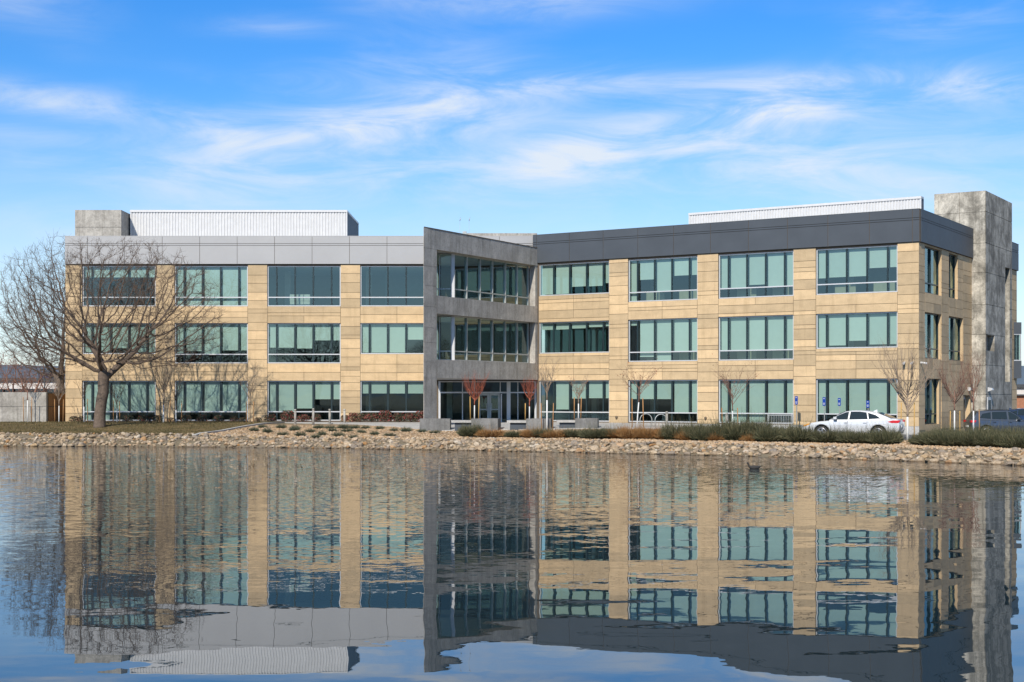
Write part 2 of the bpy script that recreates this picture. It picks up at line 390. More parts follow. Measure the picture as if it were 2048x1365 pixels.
# ------------------------------------------------------------------ building
IC=(1.75,98.2); RC=(23.91,84.38); CC=(-5.30,85.9)
YL=98.93
FL=Frame((-30.8,YL),(1,0))
FR=Frame(IC,(RC[0]-IC[0],RC[1]-IC[1])); LR=math.hypot(RC[0]-IC[0],RC[1]-IC[1])
FE=Frame(RC,(-FR.n[0],-FR.n[1])); LE=12.1
FC=Frame(CC,(IC[0]-CC[0],IC[1]-CC[1])); LC=math.hypot(IC[0]-CC[0],IC[1]-CC[1])
BLD=empty('office_building',(0,YL,1.1),0,'three storey sandstone and concrete office building behind the pond','office building')
rnd=random.Random(5)
def wall(mb,F,t0,t1,z0,z1,ops,thick=.35,mi=0,tone=.5):
    ts=sorted(set([t0,t1]+[v for o in ops for v in(o[0],o[1]) if t0<v<t1])); zs=sorted(set([z0,z1]+[v for o in ops for v in(o[2],o[3]) if z0<v<z1]))
    def hole(a,b): 
        if a<t0 or a>t1 or b<z0 or b>z1: return False
        return any(o[0]<a<o[1] and o[2]<b<o[3] for o in ops)
    for i in range(len(ts)-1):
        for j in range(len(zs)-1):
            a,b,c,d=ts[i],ts[i+1],zs[j],zs[j+1]; ma,mc=(a+b)/2,(c+d)/2
            if hole(ma,mc): continue
            mb.poly([F(a,0,c),F(b,0,c),F(b,0,d),F(a,0,d)],mi,tone)
            mb.poly([F(b,-thick,c),F(a,-thick,c),F(a,-thick,d),F(b,-thick,d)],mi,tone)
            if i==0 or hole((ts[i-1]+ts[i])/2,mc): mb.poly([F(a,-thick,c),F(a,0,c),F(a,0,d),F(a,-thick,d)],mi,tone)
            if i==len(ts)-2 or hole((ts[i+1]+ts[i+2])/2,mc): mb.poly([F(b,0,c),F(b,-thick,c),F(b,-thick,d),F(b,0,d)],mi,tone)
            if j==0 or hole(ma,(zs[j-1]+zs[j])/2): mb.poly([F(a,0,c),F(a,-thick,c),F(b,-thick,c),F(b,0,c)],mi,tone)
            if j==len(zs)-2 or hole(ma,(zs[j+1]+zs[j+2])/2): mb.poly([F(a,0,d),F(b,0,d),F(b,-thick,d),F(a,-thick,d)],mi,tone)
def pan(mb,F,t0,t1,z0,z1,gap=.024,pr=.03,mi=1,tone=None,base=0):
    if t1-t0<gap*2 or z1-z0<gap*2: return
    g=gap/2; p=base+pr
    if tone is None: tone=rnd.random()
    mb.raw([F(t0+g,base,z0+g),F(t1-g,base,z0+g),F(t1-g,base,z1-g),F(t0+g,base,z1-g),F(t0+g,p,z0+g),F(t1-g,p,z0+g),F(t1-g,p,z1-g),F(t0+g,p,z1-g)],
      [(4,5,6,7),(0,1,5,4),(1,2,6,5),(2,3,7,6),(3,0,4,7)],mi,tone)
def courses(mb,F,t0,t1,z0,z1,lo,hi,split=None):
    z=z0
    hs=[]
    while z<z1-.02:
        h=rnd.choice([lo,hi,(lo+hi)/2,hi,hi])*rnd.uniform(.9,1.1)
        if z1-(z+h)<lo*.8: h=z1-z
        hs.append((z,z+h)); z+=h
    for a,b in hs:
        if split and rnd.random()<.8:
            s=t0+(t1-t0)*split; 
            pan(mb,F,t0,s,a,b); pan(mb,F,s,t1,a,b)
        else: pan(mb,F,t0,t1,a,b)
ROW={3:(9.885,6.78,7.47),2:(5.48,2.41,3.10),1:(1.07,-1.99,-1.30)}
def zr(r,short=False):
    a,b,c=ROW[r]; return (H(c if short else b)+(.02 if short else 0),H(a),None if short else H(c))
CELLS=[0,.125,.375,.625,.875,1]; CA=[0,.2,.43,.67,.905,1]
def window(F,t0,t1,z0,z1,tr,cells,blinds,rec=.14,light=False,name='window',glass='glass',bl_off=.16,label=None,fm='alu',mm=None):
    f=MB(); fw=.065; w=t1-t0; mz=.07
    # outer frame, 4 mm clear of the reveal
    f.fbox(F,t0+.004,t0+fw,-rec-.05,-rec+.07,z0+.004,z1-.004); f.fbox(F,t1-fw,t1-.004,-rec-.05,-rec+.07,z0+.004,z1-.004)
    f.fbox(F,t0+fw,t1-fw,-rec-.05,-rec+.07,z0+.004,z0+fw); f.fbox(F,t0+fw,t1-fw,-rec-.05,-rec+.07,z1-fw,z1-.004)
    if tr: f.fbox(F,t0+fw,t1-fw,-rec-.045,-rec+.075,tr-.035,tr+.035)
    o=f.build(name,M[fm],BLD)
    if label: o['label']=label
    mw=.05 if not light else .03
    for c in cells[1:-1]:
        t=t0+w*c; m=MB()
        segs=[(z0+fw,z1-fw)] if not tr else [(z0+fw,tr-.037),(tr+.037,z1-fw)]
        for a,b in segs: m.fbox(F,t-mw,t+mw,-rec-.07,-rec+(.03 if not light else .10),a,b)
        m.build('mullion',M[mm or ('alu' if light else 'mull')],o)
    g=MB(); g.poly([F(t0+fw-.01,-rec,z0+fw-.01),F(t1-fw+.01,-rec,z0+fw-.01),F(t1-fw+.01,-rec,z1-fw+.01),F(t0+fw-.01,-rec,z1-fw+.01)])
    g.build('pane',M[glass],o)
    for i,bf in enumerate(blinds):
        if bf<=.01: continue
        a=t0+w*cells[i]+(.10 if cells[i]>0 else .08); b=t0+w*cells[i+1]-(.10 if cells[i+1]<1 else .08)
        bm=MB(); zb=z1-.05-(z1-z0-.1)*bf
        bm.fbox(F,a,b,-rec-bl_off-.006,-rec-bl_off,zb+.03,z1-.03); bm.fbox(F,a,b,-rec-bl_off-.018,-rec-bl_off+.012,zb,zb+.03)
        bm.build('roller_blind',M['blind'],o)
    return o
def clad(F,t0,t1,bays,mb,zg,ztop):
    """bays: list (t0,t1,[(z0,z1),...])"""
    e=t0
    for (a,b,zz) in bays:
        if a-e>.15: courses(mb,F,e,a,zg,ztop,.26,.62)
        z=zg
        for (c,d) in sorted(zz):
            if c-z>.12: courses(mb,F,a,b,z,c,.22,.55,.5)
            z=d
        if ztop-z>.12: courses(mb,F,a,b,z,ztop,.22,.55,.5)
        e=b
    if t1-e>.15: courses(mb,F,e,t1,zg,ztop,.26,.62)
ZG=1.14; ZP=H(10.0); ZT=H(12.15)
def parapet(F,t0,t1,mat,name,start=0,pitch=2.58,back=.5,label=None):
    mb=MB(); mb.fbox(F,t0,t1,-back,.10,ZP,ZT-.04,0,.5)
    js=[t0]; t=start
    while t<t1-.2:
        if t>t0+.2: js.append(t)
        t+=pitch
    js.append(t1)
    for a,b in zip(js[:-1],js[1:]):
        for c,d in((ZP,H(11.43)),(H(11.43),H(11.57)),(H(11.57),ZT)): pan(mb,F,a,b,c,d,.028,.035,1,None,.10)
    mb.fbox(F,t0,t1,-back,.14,ZT-.037,ZT+.012,1)
    o=mb.build(name,[M['joint'],M[mat]],BLD); return o
# ---- left wing
LB=[(1.17,6.22),(7.54,12.58),(13.93,18.98),(20.34,25.39)]
SHORT=[[2],[],[],[2]]
BL={3:[[.27]*5,[1]*5,[0]*5,[0]*5],
    2:[[.96,.96,.82,.96,.96],[.75,.7,.79,.68,.68],[.61,.61,.63,.42,.42],[.97,.97,.97,.53,.53]],
    1:[[1,1,.77,.77,.77],[.77]*5,[.77,.77,.70,.46,.46],[.31]*5]}
ops=[];bays=[]
for i,(a,b) in enumerate(LB):
    zz=[]
    for r in(1,2,3):
        z0,z1,tr=zr(r,r in SHORT[i]); ops.append((a,b,z0,z1)); zz.append((z0,z1))
        window(FL,a,b,z0,z1,tr,CELLS,BL[r][i])
    bays.append((a,b,zz))
LLEN=32.55
ops.append((25.75,32.3,1.0,H(1.07)))
mb=MB(); wall(mb,FL,0,LLEN,.3,ZP,ops,.35,0)
mbc=MB()
clad(FL,0,25.6,bays,mbc,ZG,ZP-.01)
mb.build('left_wing_wall',M['joint'],BLD); mbc.build('stone_cladding',[M['joint'],M['stone']],BLD)
mb=MB(); mb.fbox(FL,0,25.6,.0,.06,.4,ZG,0); mb.build('plinth',M['pave'],BLD)
# left end wall
FLE=Frame((-30.8,YL+13),(0,-1)); mb=MB(); wall(mb,FLE,0,13-.36,.3,ZP,[],.35,0); 
courses(mb,FLE,0,12.64,ZG,ZP,.3,.6,.5); mb.build('end_wall',[M['joint'],M['stone']],BLD)
parapet(FL,-.0,LLEN-.3,'silver','parapet_panels',-1.05+.02)
parapet(FLE,0,12.5,'silver','parapet_panels')
# ---- interior, shared by both wings
def interior(F,t0,t1,depth,name,endwall=True):
    mb=MB()
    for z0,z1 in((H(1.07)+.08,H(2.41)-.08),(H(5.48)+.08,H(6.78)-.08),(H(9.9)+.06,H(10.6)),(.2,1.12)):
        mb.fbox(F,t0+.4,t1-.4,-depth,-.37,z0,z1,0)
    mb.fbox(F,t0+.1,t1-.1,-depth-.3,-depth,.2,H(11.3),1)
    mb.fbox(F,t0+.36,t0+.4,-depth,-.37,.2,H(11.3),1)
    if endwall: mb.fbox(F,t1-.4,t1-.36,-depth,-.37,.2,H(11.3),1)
    r2=random.Random(name)
    for k in range(5):   # cross walls and columns
        t=t0+(t1-t0)*(k+.7)/5.6
        for z0,z1 in((1.12,H(1.07)),(H(2.41)-.08,H(5.48)),(H(6.78)-.08,H(9.9))):
            if r2.random()<.6: mb.fbox(F,t,t+.15,-depth,-depth+r2.uniform(2,5),z0,z1,2)
            mb.fbox(F,t-1.2,t-.8,-4.4,-4.0,z0,z1,0)
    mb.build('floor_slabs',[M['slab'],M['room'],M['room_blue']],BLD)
interior(FL,0,LLEN,9,'a'); 
mb=MB(); mb.fbox(FL,.2,LLEN,-13,-.3,H(11.3)+.01,H(11.3)+.2,0); mb.build('roof',M['roof'],BLD)
# ---- right wing
RB=[(FR.px(1078)+.0,FR.px(1218.5)),(FR.px(1256.5),FR.px(1395)),(FR.px(1437),FR.px(1587)),(FR.px(1632),FR.px(1795))]
RS=[[3,2],[],[],[2]]
BR={3:[[.97,.97,.75,.76,.68],[1,.48,.78,.42,.42],[.78,.78,.72,.78,.78],[.64,.63,.63,.46,.46]],
    2:[[.22,.22,.2,.17,.15],[.12,.9,1,.78,.78],[.78]*5,[.97,.93,.8,.92,.92]],
    1:[[0,.72,.44,.43,.43],[.45,.45,.45,.78,.78],[1,1,1,.78,.78],[.78,.78,.78,.78,.78]]}
ops=[];bays=[]
for i,(a,b) in enumerate(RB):
    zz=[]
    for r in(1,2,3):
        z0,z1,tr=zr(r,r in RS[i]); ops.append((a,b,z0,z1)); zz.append((z0,z1))
        window(FR,a,b,z0,z1,tr,CA if i==0 else CELLS,BR[r][i])
    bays.append((a,b,zz))
mb=MB(); wall(mb,FR,-.05,LR,.2,ZP,ops,.35,0); mb.build('right_wing_wall',M['joint'],BLD)
mb=MB(); clad(FR,0.02,LR+.04,bays,mb,ZG,ZP-.01); mb.build('stone_cladding',[M['joint'],M['stone']],BLD)
mb=MB(); mb.fbox(FR,0,LR+.05,0,.055,.2,ZG,0); mb.build('plinth',M['pave'],BLD)
parapet(FR,-.3,LR+.10,'char','parapet_panels',FR.px(1136)-2.4)
interior(FR,0,LR-.45,11.5,'b',False)
mb=MB(); mb.fbox(FR,1,LR-.3,-19,-.3,H(11.3)+.014,H(11.3)+.21,0); mb.build('roof',M['roof'],BLD)
# ---- right end
EW=[(3,FE.px(1849),FE.px(1882)),(2,FE.px(1848.5),FE.px(1881.5)),(1,FE.px(1848.5),FE.px(1878)),(3,FE.px(1897),FE.px(1914.5)),(2,FE.px(1896),FE.px(1925))]
ops=[]
for k,(r,a,b) in enumerate(EW):
    z0,z1,tr=zr(r); ops.append((a,b,z0,z1))
    w=window(FE,a,b,z0,z1,tr,[0,.5,1] if b-a>2.5 else [0,.4,1],[0,.0] if r!=1 else [.7,.7],.22,True,fm='mull',mm='mull')
da,db=FE.px(1927),FE.px(1940); ops.append((da,db,.7,2.95))
mb=MB(); wall(mb,FE,0,LE,.2,ZP,ops,.8,1,.5)
for (t0,t1) in((0,EW[0][1]),(EW[0][2],EW[3][1]),(9.9,LE)):
    courses(mb,FE,t0+.0,t1,2.98 if t0>9 else .9,ZP-.01,.3,.75)
for (a,b,c,d) in((EW[0][1],EW[0][2],H(5.48),H(6.78)),(EW[0][1],EW[0][2],H(1.07),H(2.41)),(EW[3][1],9.9,H(5.48),H(6.78)),(EW[3][2],9.9,H(6.78),ZP-.01),(EW[3][1],9.9,.9,H(2.41)),(9.9-.02,9.9,H(2.41),H(5.48))):
    courses(mb,FE,a,b,c,d,.3,.6,.5 if b-a>2 else None)
mb.build('end_wall',[M['joint'],M['stone']],BLD)
dr=MB(); dr.fbox(FE,da+.05,db-.05,-.35,-.28,.7,2.9); d=dr.build('door',M['alu'],BLD)
g=MB(); g.fbox(FE,da+.2,db-.2,-.28,-.27,.9,2.7); g.build('pane',M['mull'],d)
hd=MB(); hd.fbox(FE,da+.12,da+.16,-.28,-.2,1.6,1.9); hd.build('handle',M['galv'],d)
parapet(FE,.10,LE,'char','parapet_panels',1.5)
# ---- stair tower at the right
T0=FE(LE,0,0)[:2]
_tl=Frame(T0,FR.d).px(1868.5)
FT=Frame((T0[0]+FR.d[0]*_tl,T0[1]+FR.d[1]*_tl),FR.d); TL=.89-_tl; print('tower',TL)
FTS=Frame(FT(TL,0,0)[:2],FE.d); TD=7.4; ZTT=H(14.9)
zj=[.2]+[HC+(HY-v)/30.5 for v in(790,731,669,609,545,486,423)]+[ZTT]
sw=(FTS.px(2009.5),FTS.px(2019),H(1.0),HC+(HY-530)/29.6); sq=(FTS.px(1971.5),FTS.px(1988),HC+(HY-702)/30.3,HC+(HY-670)/30.3)
tops_=[(sw[0],sw[1],sw[2],sw[3]),(sq[0],sq[1],sq[2],sq[3])]
mb=MB(); wall(mb,FT,0,TL,.2,ZTT,[],.4,0); 
wall(mb,FTS,.0,TD,.2,ZTT,tops_,.6,1,.4)
FTB=Frame(FTS(TD,0,0)[:2],(-FR.d[0],-FR.d[1])); wall(mb,FTB,0,TL,.2,ZTT,[],.4,1,.5)
FTL=Frame(FTB(TL,0,0)[:2],(-FE.d[0],-FE.d[1])); wall(mb,FTL,0,TD,.2,ZTT,[],.4,1,.5)
mb.poly([FT(.1,-.1,ZTT-.3),FT(TL-.1,-.1,ZTT-.3),FT(TL-.1,-TD+.1,ZTT-.3),FT(.1,-TD+.1,ZTT-.3)],1)
for a,b in zip(zj[:-1],zj[1:]):
    for t0,t1 in((0,TL*.5),(TL*.5,TL)): pan(mb,FT,t0,t1,a,b,.02,.03)
    cuts=[o for o in tops_ if o[2]<b and o[3]>a]
    # side panels split round the openings
    zs=sorted(set([a,b]+[v for o in cuts for v in(o[2],o[3]) if a<v<b]))
    for c,d in zip(zs[:-1],zs[1:]):
        hs=sorted([(o[0],o[1]) for o in tops_ if o[2]<(c+d)/2<o[3]])
        e=0
        for (p,q) in hs+[(TD,TD)]:
            if p-e>.05:
                g0=.04 if c==a else 0; g1=0
                mb.raw([FTS(e,.0,c+g0),FTS(p,.0,c+g0),FTS(p,.0,d),FTS(e,.0,d),FTS(e,.03,c+g0),FTS(p,.03,c+g0),FTS(p,.03,d),FTS(e,.03,d)],[(4,5,6,7),(0,1,5,4),(1,2,6,5),(2,3,7,6),(3,0,4,7)],1,.35)
            e=q
mb.build('stair_tower',[M['joint'],M['conc']],BLD)
window(FTS,*sw,HC+(HY-640)/29.6,[0,1],[0],.42,True); window(FTS,*sq,None,[0,1],[0],.5,True)
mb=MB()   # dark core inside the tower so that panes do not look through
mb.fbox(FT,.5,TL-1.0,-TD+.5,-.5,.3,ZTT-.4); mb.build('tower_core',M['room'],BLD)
# door in the tower side
a,b=FTS.px(1966.5)+.35,FTS.px(1975)+.4
# wall lamps
def wall_lamp(F,t,z):
    m=MB(); p=[F(t-.16,.03,z-.12),F(t+.16,.03,z-.12),F(t+.16,.03,z+.16),F(t-.16,.03,z+.16),F(t-.16,.34,z-.02),F(t+.16,.34,z-.02),F(t+.16,.30,z+.10),F(t-.16,.30,z+.10)]
    m.raw(p,[(4,5,6,7),(0,1,5,4),(1,2,6,5),(2,3,7,6),(3,0,4,7),(3,2,1,0)]); m.build('wall_lamp',M['alu'],BLD)
wall_lamp(FTS,.7,HC+(HY-780)/30.2); wall_lamp(FE,11.2,3.35)
m=MB(); m.fbox(FTS,.35,1.35,.034,.08,.7,2.85); o=m.build('door',M['alu'],BLD); m=MB(); m.fbox(FTS,.5,1.2,.08,.09,.9,2.65); m.build('pane',M['mull'],o)
def camdome(F,t,z):
    m=MB(); m.fbox(F,t-.05,t+.05,.04,.12,z,z+.1); m.tube([F(t,.1,z+.04),F(t+.02,.42,z-.02)],[.06,.07],8); m.build('security_camera',M['white_metal'],BLD)
zc=HC+(HY-727)/34
camdome(FR,FR.px(1810),zc); camdome(FR,FR.px(1826),zc); camdome(FE,.3,zc)
for x in(1234,1412):
    m=MB(); c=FR(FR.px(x),.07,HC-46/31.); m.tube([c,FR(FR.px(x),.16,c[2])],[.09,.07],8); m.build('hose_tap',M['joint'],BLD)
# rear block seen past the tower
q=P(2033.5,490,104.4)
FB=Frame((q[0]-5.5*FR.d[0]-FE.d[0]*7.2,q[1]-5.5*FR.d[1]-FE.d[1]*7.2),FR.d)
FBS=Frame(FB(5.5,0,0)[:2],FE.d)
mb=MB(); mb.fbox(FB,0,5.5,-7.2,0,.2,ZP,0)
for k in range(16):
    z=1.2+k*.72
    if z+.7<ZP: pan(mb,FBS,0,7.1,z,z+.72); pan(mb,FB,0,5.5,z,z+.72)
mb.build('rear_block',[M['joint'],M['stone']],BLD); parapet(FB,-.1,5.6,'char','parapet_panels',1); parapet(FBS,.1,7.2,'char','parapet_panels',1)
mb=MB()  # projecting bay
bq=P(2023,0,103.5); 
FY=Frame((bq[0]+.0,103.5),(1,0)); bw=(2043-2023)*103.5/FPX
zb=[HC+(HY-v)*103.5/FPX for v in(757,722,668,645)]
mb.fbox(FY,0,bw,-3.5,0,zb[0],zb[1]); mb.fbox(FY,0,bw,-3.5,0,zb[2],zb[3]); mb.fbox(FY,.05,bw-.05,-3.4,-.3,zb[1],zb[2])
mb.build('bay',M['char'],BLD); window(FY,.0,bw,zb[1],zb[2],None,[0,.4,.7,1],[.97,.97,.97],.1)
# ---- penthouse screens
def screen(F,t0,t1,z0,z1,depth,name):
    mb=MB(); pts=[]; p=.21; t=t0; k=0
    while t<t1-p:
        pts+=[(t,0),(t+p*.5,0),(t+p*.62,-.05),(t+p*.88,-.05)]; t+=p
    pts.append((t1,0))
    for (a,na_),(b,nb) in zip(pts[:-1],pts[1:]): mb.poly([F(a,na_,z0),F(b,nb,z0),F(b,nb,z1),F(a,na_,z1)])
    mb.fbox(F,t0-.03,t1+.03,-.12,.05,z1-.02,z1+.14); mb.fbox(F,t0-.02,t0+.06,-.1,.03,z0,z1-.022); mb.fbox(F,t1-.06,t1+.02,-.1,.03,z0,z1-.022)
    for t,s in((t1,1),(t0,-1)):
        # ribbed returns
        d=0; pr=[]
        while d<depth-p: pr+=[(d,0),(d+p*.5,0),(d+p*.62,-.05),(d+p*.88,-.05)]; d+=p
        pr.append((depth,0))
        for (a,na_),(b,nb) in zip(pr[:-1],pr[1:]): mb.poly([F(t+nb*s-.01*s,-b-.1,z0),F(t+na_*s-.01*s,-a-.1,z0),F(t+na_*s-.01*s,-a-.1,z1),F(t+nb*s-.01*s,-b-.1,z1)],1)
        mb.fbox(F,t-.06 if s>0 else t-.02,t+.02 if s>0 else t+.06,-depth,-.121,z1,z1+.14)
    mb.fbox(F,t0+.1,t1-.1,-depth,-.2,z1-.4,z1-.1)
    mb.build(name,[M['white_metal'],M['slate_metal']],BLD)
YP=104.4
FP=Frame(((261-CX)*YP/FPX,YP),(1,0)); screen(FP,0,(694-261)*YP/FPX,H(11),HC+(HY-421)*YP/FPX-.12,7.9,'rooftop_screen')
FPR=Frame((14.7*.9,119.2*.9),FR.d); q1=FPR.px(1842); q0=FPR.px(1378)
screen(FPR,q0,q1,H(11),HC+(HY-393)*FPR(q1,0,0)[1]/FPX-.13,.6,'rooftop_screen')
mb=MB(); mb.fbox(FPR,q1-1.5,q1+.6,-5.5,-3.0,H(11),H(12.75)); mb.build('roof_unit',M['white_metal'],BLD)
def cbox(x0,x1,ytop,Y,depth,name,mat='conc',zlow=None,jz=None):
    a=(x0-CX)*Y/FPX; b=(x1-CX)*Y/FPX; F=Frame((a,Y),(1,0)); zt=HC+(HY-ytop)*Y/FPX; z0=H(11) if zlow is None else zlow
    mb=MB(); mb.fbox(F,0,b-a,-depth,0,z0,zt-.02,1,.5)
    zz=[z0]+([jz] if jz else [])+[zt]
    for c,d in zip(zz[:-1],zz[1:]): pan(mb,F,0,b-a,c,d,.03,.03)
    return mb.build(name,[M['joint'],M[mat]],BLD)
cbox(150,243,420,102.5,3.2,'roof_stair_core','conc_wall',None,HC+(HY-455)*102.5/FPX); cbox(240,262,444,105.8,3,'roof_stair_core','conc')
cbox(925,1074.5,466.5,104,.5,'roof_parapet_wall','conc_wall')
# roof antenna
mb=MB(); Y=95; a=P(925,467,Y); b=P(933,463,Y)
mb.box(a[0],b[0],Y,Y+.4,H(11.0),b[2]); 
for x in(919.5,938):
    c=P(x,438,Y); mb.tube([(c[0],Y+.2,a[2]-.9),(c[0],Y+.2,c[2])],[.012,.008],5); mb.tube([(c[0],Y+.2,c[2]-.12),(c[0]+.06,Y+.2,c[2]+.12)],[.03,.015],5)
mb.tube([(P(919,0,Y)[0],Y+.2,a[2]-.7),(P(938,0,Y)[0],Y+.2,a[2]-.7)],[.02,.02],5)
mb.build('antenna',M['galv'],BLD)
# ---- concrete volume
tA=FC.px(873); tG=FC.px(918); tE=FC.px(1070.5); ZC=H(11.14)
o3=(tA,tE,H(6.70),H(9.80)); o2=(tA,tE,H(2.38),H(5.48)); 
mb=MB(); wall(mb,FC,tA,LC-.02,H(1.12),ZC,[o3,o2],.45,1,.4)
pq=[FC(0,0,0),FC(tA-.002,0,0),FC(tA-.002,-.45,0),FC(.80,-.45,0)]; mb.prism([(p[0],p[1]) for p in pq],H(1.12)+.002,ZC,1,.4)
for (c,d,lo,hi) in ((H(9.80),ZC,0,LC-.05),(H(5.48),H(6.70),tA,LC-.05),(H(1.12),H(2.38),tA,LC-.05)):
    n=7; js=[lo]+[x for x in [tA,2.9,5.0,7.1,9.2,11.3,13.2] if x>lo+.3]+[hi]
    for a,b in zip(js[:-1],js[1:]): pan(mb,FC,a,b,c,d,.015,.03,1,rnd.uniform(.25,.6))
zz=[1.1,H(1.12),H(2.2),H(3.5),H(4.5),H(5.9),H(7.3),H(8.6),H(9.8)]
for a,b in zip(zz[:-1],zz[1:]): pan(mb,FC,0,tA,a,b,.018,.03,1,rnd.uniform(.25,.6))
# coping
mb.fbox(FC,.85,LC-.03,-.47,.05,ZC,ZC+.05,0); mb.prism([(p[0],p[1]) for p in (FC(0,.03,0),FC(.85,.05,0),FC(.85,-.47,0))],ZC+.001,ZC+.05,0)
# fin at ground level (triangular pier)
p0=FC(.0,0,0); p1=FC(tA,0,0)
mb.prism([(CC[0],CC[1]),(p1[0],p1[1]),(CC[0],p1[1])],.6,H(1.12),1,.4)
# left face
FCL=Frame((CC[0],YL),(0,-1)); lw=YL-CC[1]
lops=[(1.2,lw-2.6,H(6.70),H(9.80)),(1.2,lw-2.6,H(2.38),H(5.48))]
wall(mb,FCL,.05,lw-1.3,H(1.12),ZC-.02,lops,.3,1,.5)
tri=[(CC[0]+.32,CC[1]+.9),(FC(LC-.5,-.5,0)[0],FC(LC-.5,-.5,0)[1]),(CC[0]+.32,YL-.1)]
mb.build('concrete_volume',[M['joint'],M['conc_dark']],BLD)
mb=MB()
for z0,z1 in((H(1.13),H(2.36)),(H(5.50),H(6.68)),(H(9.82),H(10.5))): mb.prism(tri,z0,z1,0)
mb.build('floor_slabs',M['slab'],BLD)
for o_ in lops: window(FCL,*o_,o_[2]+.62,[0,.2,.4,.6,.8,1],[0]*5,.2,True,glass='glass_clear')
FG=Frame(FC(tG,-.46,0)[:2],FC.d); gl=tE-tG-.1
for (z0,z1) in((H(6.70),H(9.80)),(H(2.38),H(5.48))):
    window(FG,.14,gl,z0,z1,z0+.58,[0]+[ (FC.px(x)-tG)/gl for x in(944,971,996,1022,1046)]+[1],[0]*6,.06,True,name='window',fm='galv',mm='galv')
    G0=FG(0,0,0); FF=Frame((G0[0]-1.75,G0[1]-.05),(1,0)); window(FF,0,1.7,z0,z1,z0+.58,[0,.55,1],[0,0],.05,True,glass='glass_clear',fm='galv',mm='galv')
    m=MB(); c=FG(.0,0,0); m.box(c[0]-.07,c[0]+.12,c[1]-.14,c[1]+.1,z0+.003,z1-.003); m.build('corner_post',M['white_metal'],BLD)
# ---- entrance storefront (on the left wing plane)
FS=Frame(((878-CX)*(YL-.1)/FPX,YL-.1),(1,0)); sx=lambda x:(x-878)*(YL-.1)/FPX
sp=MB(); zt=H(1.05); zb_=1.14
def bar(m,x0,x1,z0,z1,n0=-.06,n1=.06): m.fbox(FS,sx(x0),sx(x1),n0,n1,z0,z1)
bar(sp,877,881,zb_,zt); bar(sp,1013.5,1021,zb_,zt,-.1,.12); bar(sp,1069,1073,zb_,zt)
bar(sp,881.1,1013.4,zt-.08,zt-.001); bar(sp,1021.1,1068.9,zt-.08,zt-.001)
ztr=HC-(785-HY)*-1*(YL/FPX) if False else HC+(HY-785.5)*YL/FPX
bar(sp,881.1,1013.4,ztr-.05,ztr+.05); bar(sp,1021.1,1068.9,ztr-.04,ztr+.04,-.05,.05)
for x in(925,949,1000.5): 
    bar(sp,x-.9,x+.9,ztr+.051,zt-.081); 
bar(sp,924,926,zb_,ztr-.051)
bar(sp,1035,1036.5,zb_,ztr-.041); bar(sp,1035,1036.5,ztr+.041,zt-.081)
for a,b in((881.1,923.9),(926.1,949)): bar(sp,a,b,zb_,zb_+.12)
sf=sp.build('storefront',M['alu'],BLD)
g=MB(); g.poly([FS(sx(880),-.01,zb_),FS(sx(1070),-.01,zb_),FS(sx(1070),-.01,zt-.02),FS(sx(880),-.01,zt-.02)]); g.build('pane',M['glass_clear'],sf)
for x0,x1 in((957,978.2),(978.6,1000)):
    m=MB(); 
    m.fbox(FS,sx(x0),sx(x0)+.13,.02,.09,zb_+.02,ztr-.06); m.fbox(FS,sx(x1)-.13,sx(x1),.02,.09,zb_+.02,ztr-.06)
    m.fbox(FS,sx(x0)+.13,sx(x1)-.13,.02,.09,ztr-.2,ztr-.06); m.fbox(FS,sx(x0)+.13,sx(x1)-.13,.02,.09,zb_+.02,zb_+.25); m.fbox(FS,sx(x0)+.13,sx(x1)-.13,.03,.08,1.95,2.03)
    d=m.build('door',M['galv'],BLD); g=MB(); g.fbox(FS,sx(x0)+.13,sx(x1)-.13,.045,.055,zb_+.25,ztr-.2); g.build('pane',M['glass'],d)
    m=MB(); hx=sx(x1)-.17 if x0<970 else sx(x0)+.17; m.tube([FS(hx,.09,1.9),FS(hx,.16,1.9),FS(hx,.16,2.4),FS(hx,.09,2.4)],[.015]*4,6); m.build('handle',M['alu'],d)
# vestibule side screen that comes forward beside the doors
m=MB(); FV=Frame((FS(sx(1003),0,0)[0],YL-.1-1.9),(0,1))
m.fbox(FV,0,.1,-.04,.04,zb_,ztr-.1); m.fbox(FV,.1,1.75,-.04,.04,zb_,zb_+.1); m.fbox(FV,.1,1.75,-.04,.04,ztr-.2,ztr-.1); m.build('side_screen',M['white_metal'],BLD)
# ------------------------------------------------------------------ things seen inside through the windows
def partition(F,t,n,z,w,h,label,rz=0):
    m=MB(); m.box(-w/2,w/2,-.03,.03,0,h); m.box(-w/2-.02,w/2+.02,-.04,.04,h,h+.03,1); m.box(-w/2,-w/2+.04,-.25,-.031,0,.05,1); m.box(w/2-.04,w/2,-.25,-.031,0,.05,1)
    c=F(t,n,z); o=at_origin(m,'cubicle_panel',[M['panel'],M['mull']],c,math.atan2(F.d[1],F.d[0])); top(o,label,'cubicle panel','cubicle panels behind the right wing windows')
wn={(3,1):'second top window after the entrance',(3,2):'third top window after the entrance',(3,3):'corner top window',(2,1):'second middle window after the entrance',(2,2):'third middle window after the entrance'}
for (r,i),nm in wn.items():
    a,b=RB[i]; zf=H(ROW[r][1])-.08
    for k,(fr,side) in enumerate(((.3,'left'),(.78,'right'))):
        partition(FR,a+(b-a)*fr,-1.0,zf,1.3,.78,'beige cubicle panel low in the %s part of the %s'%(side,nm))
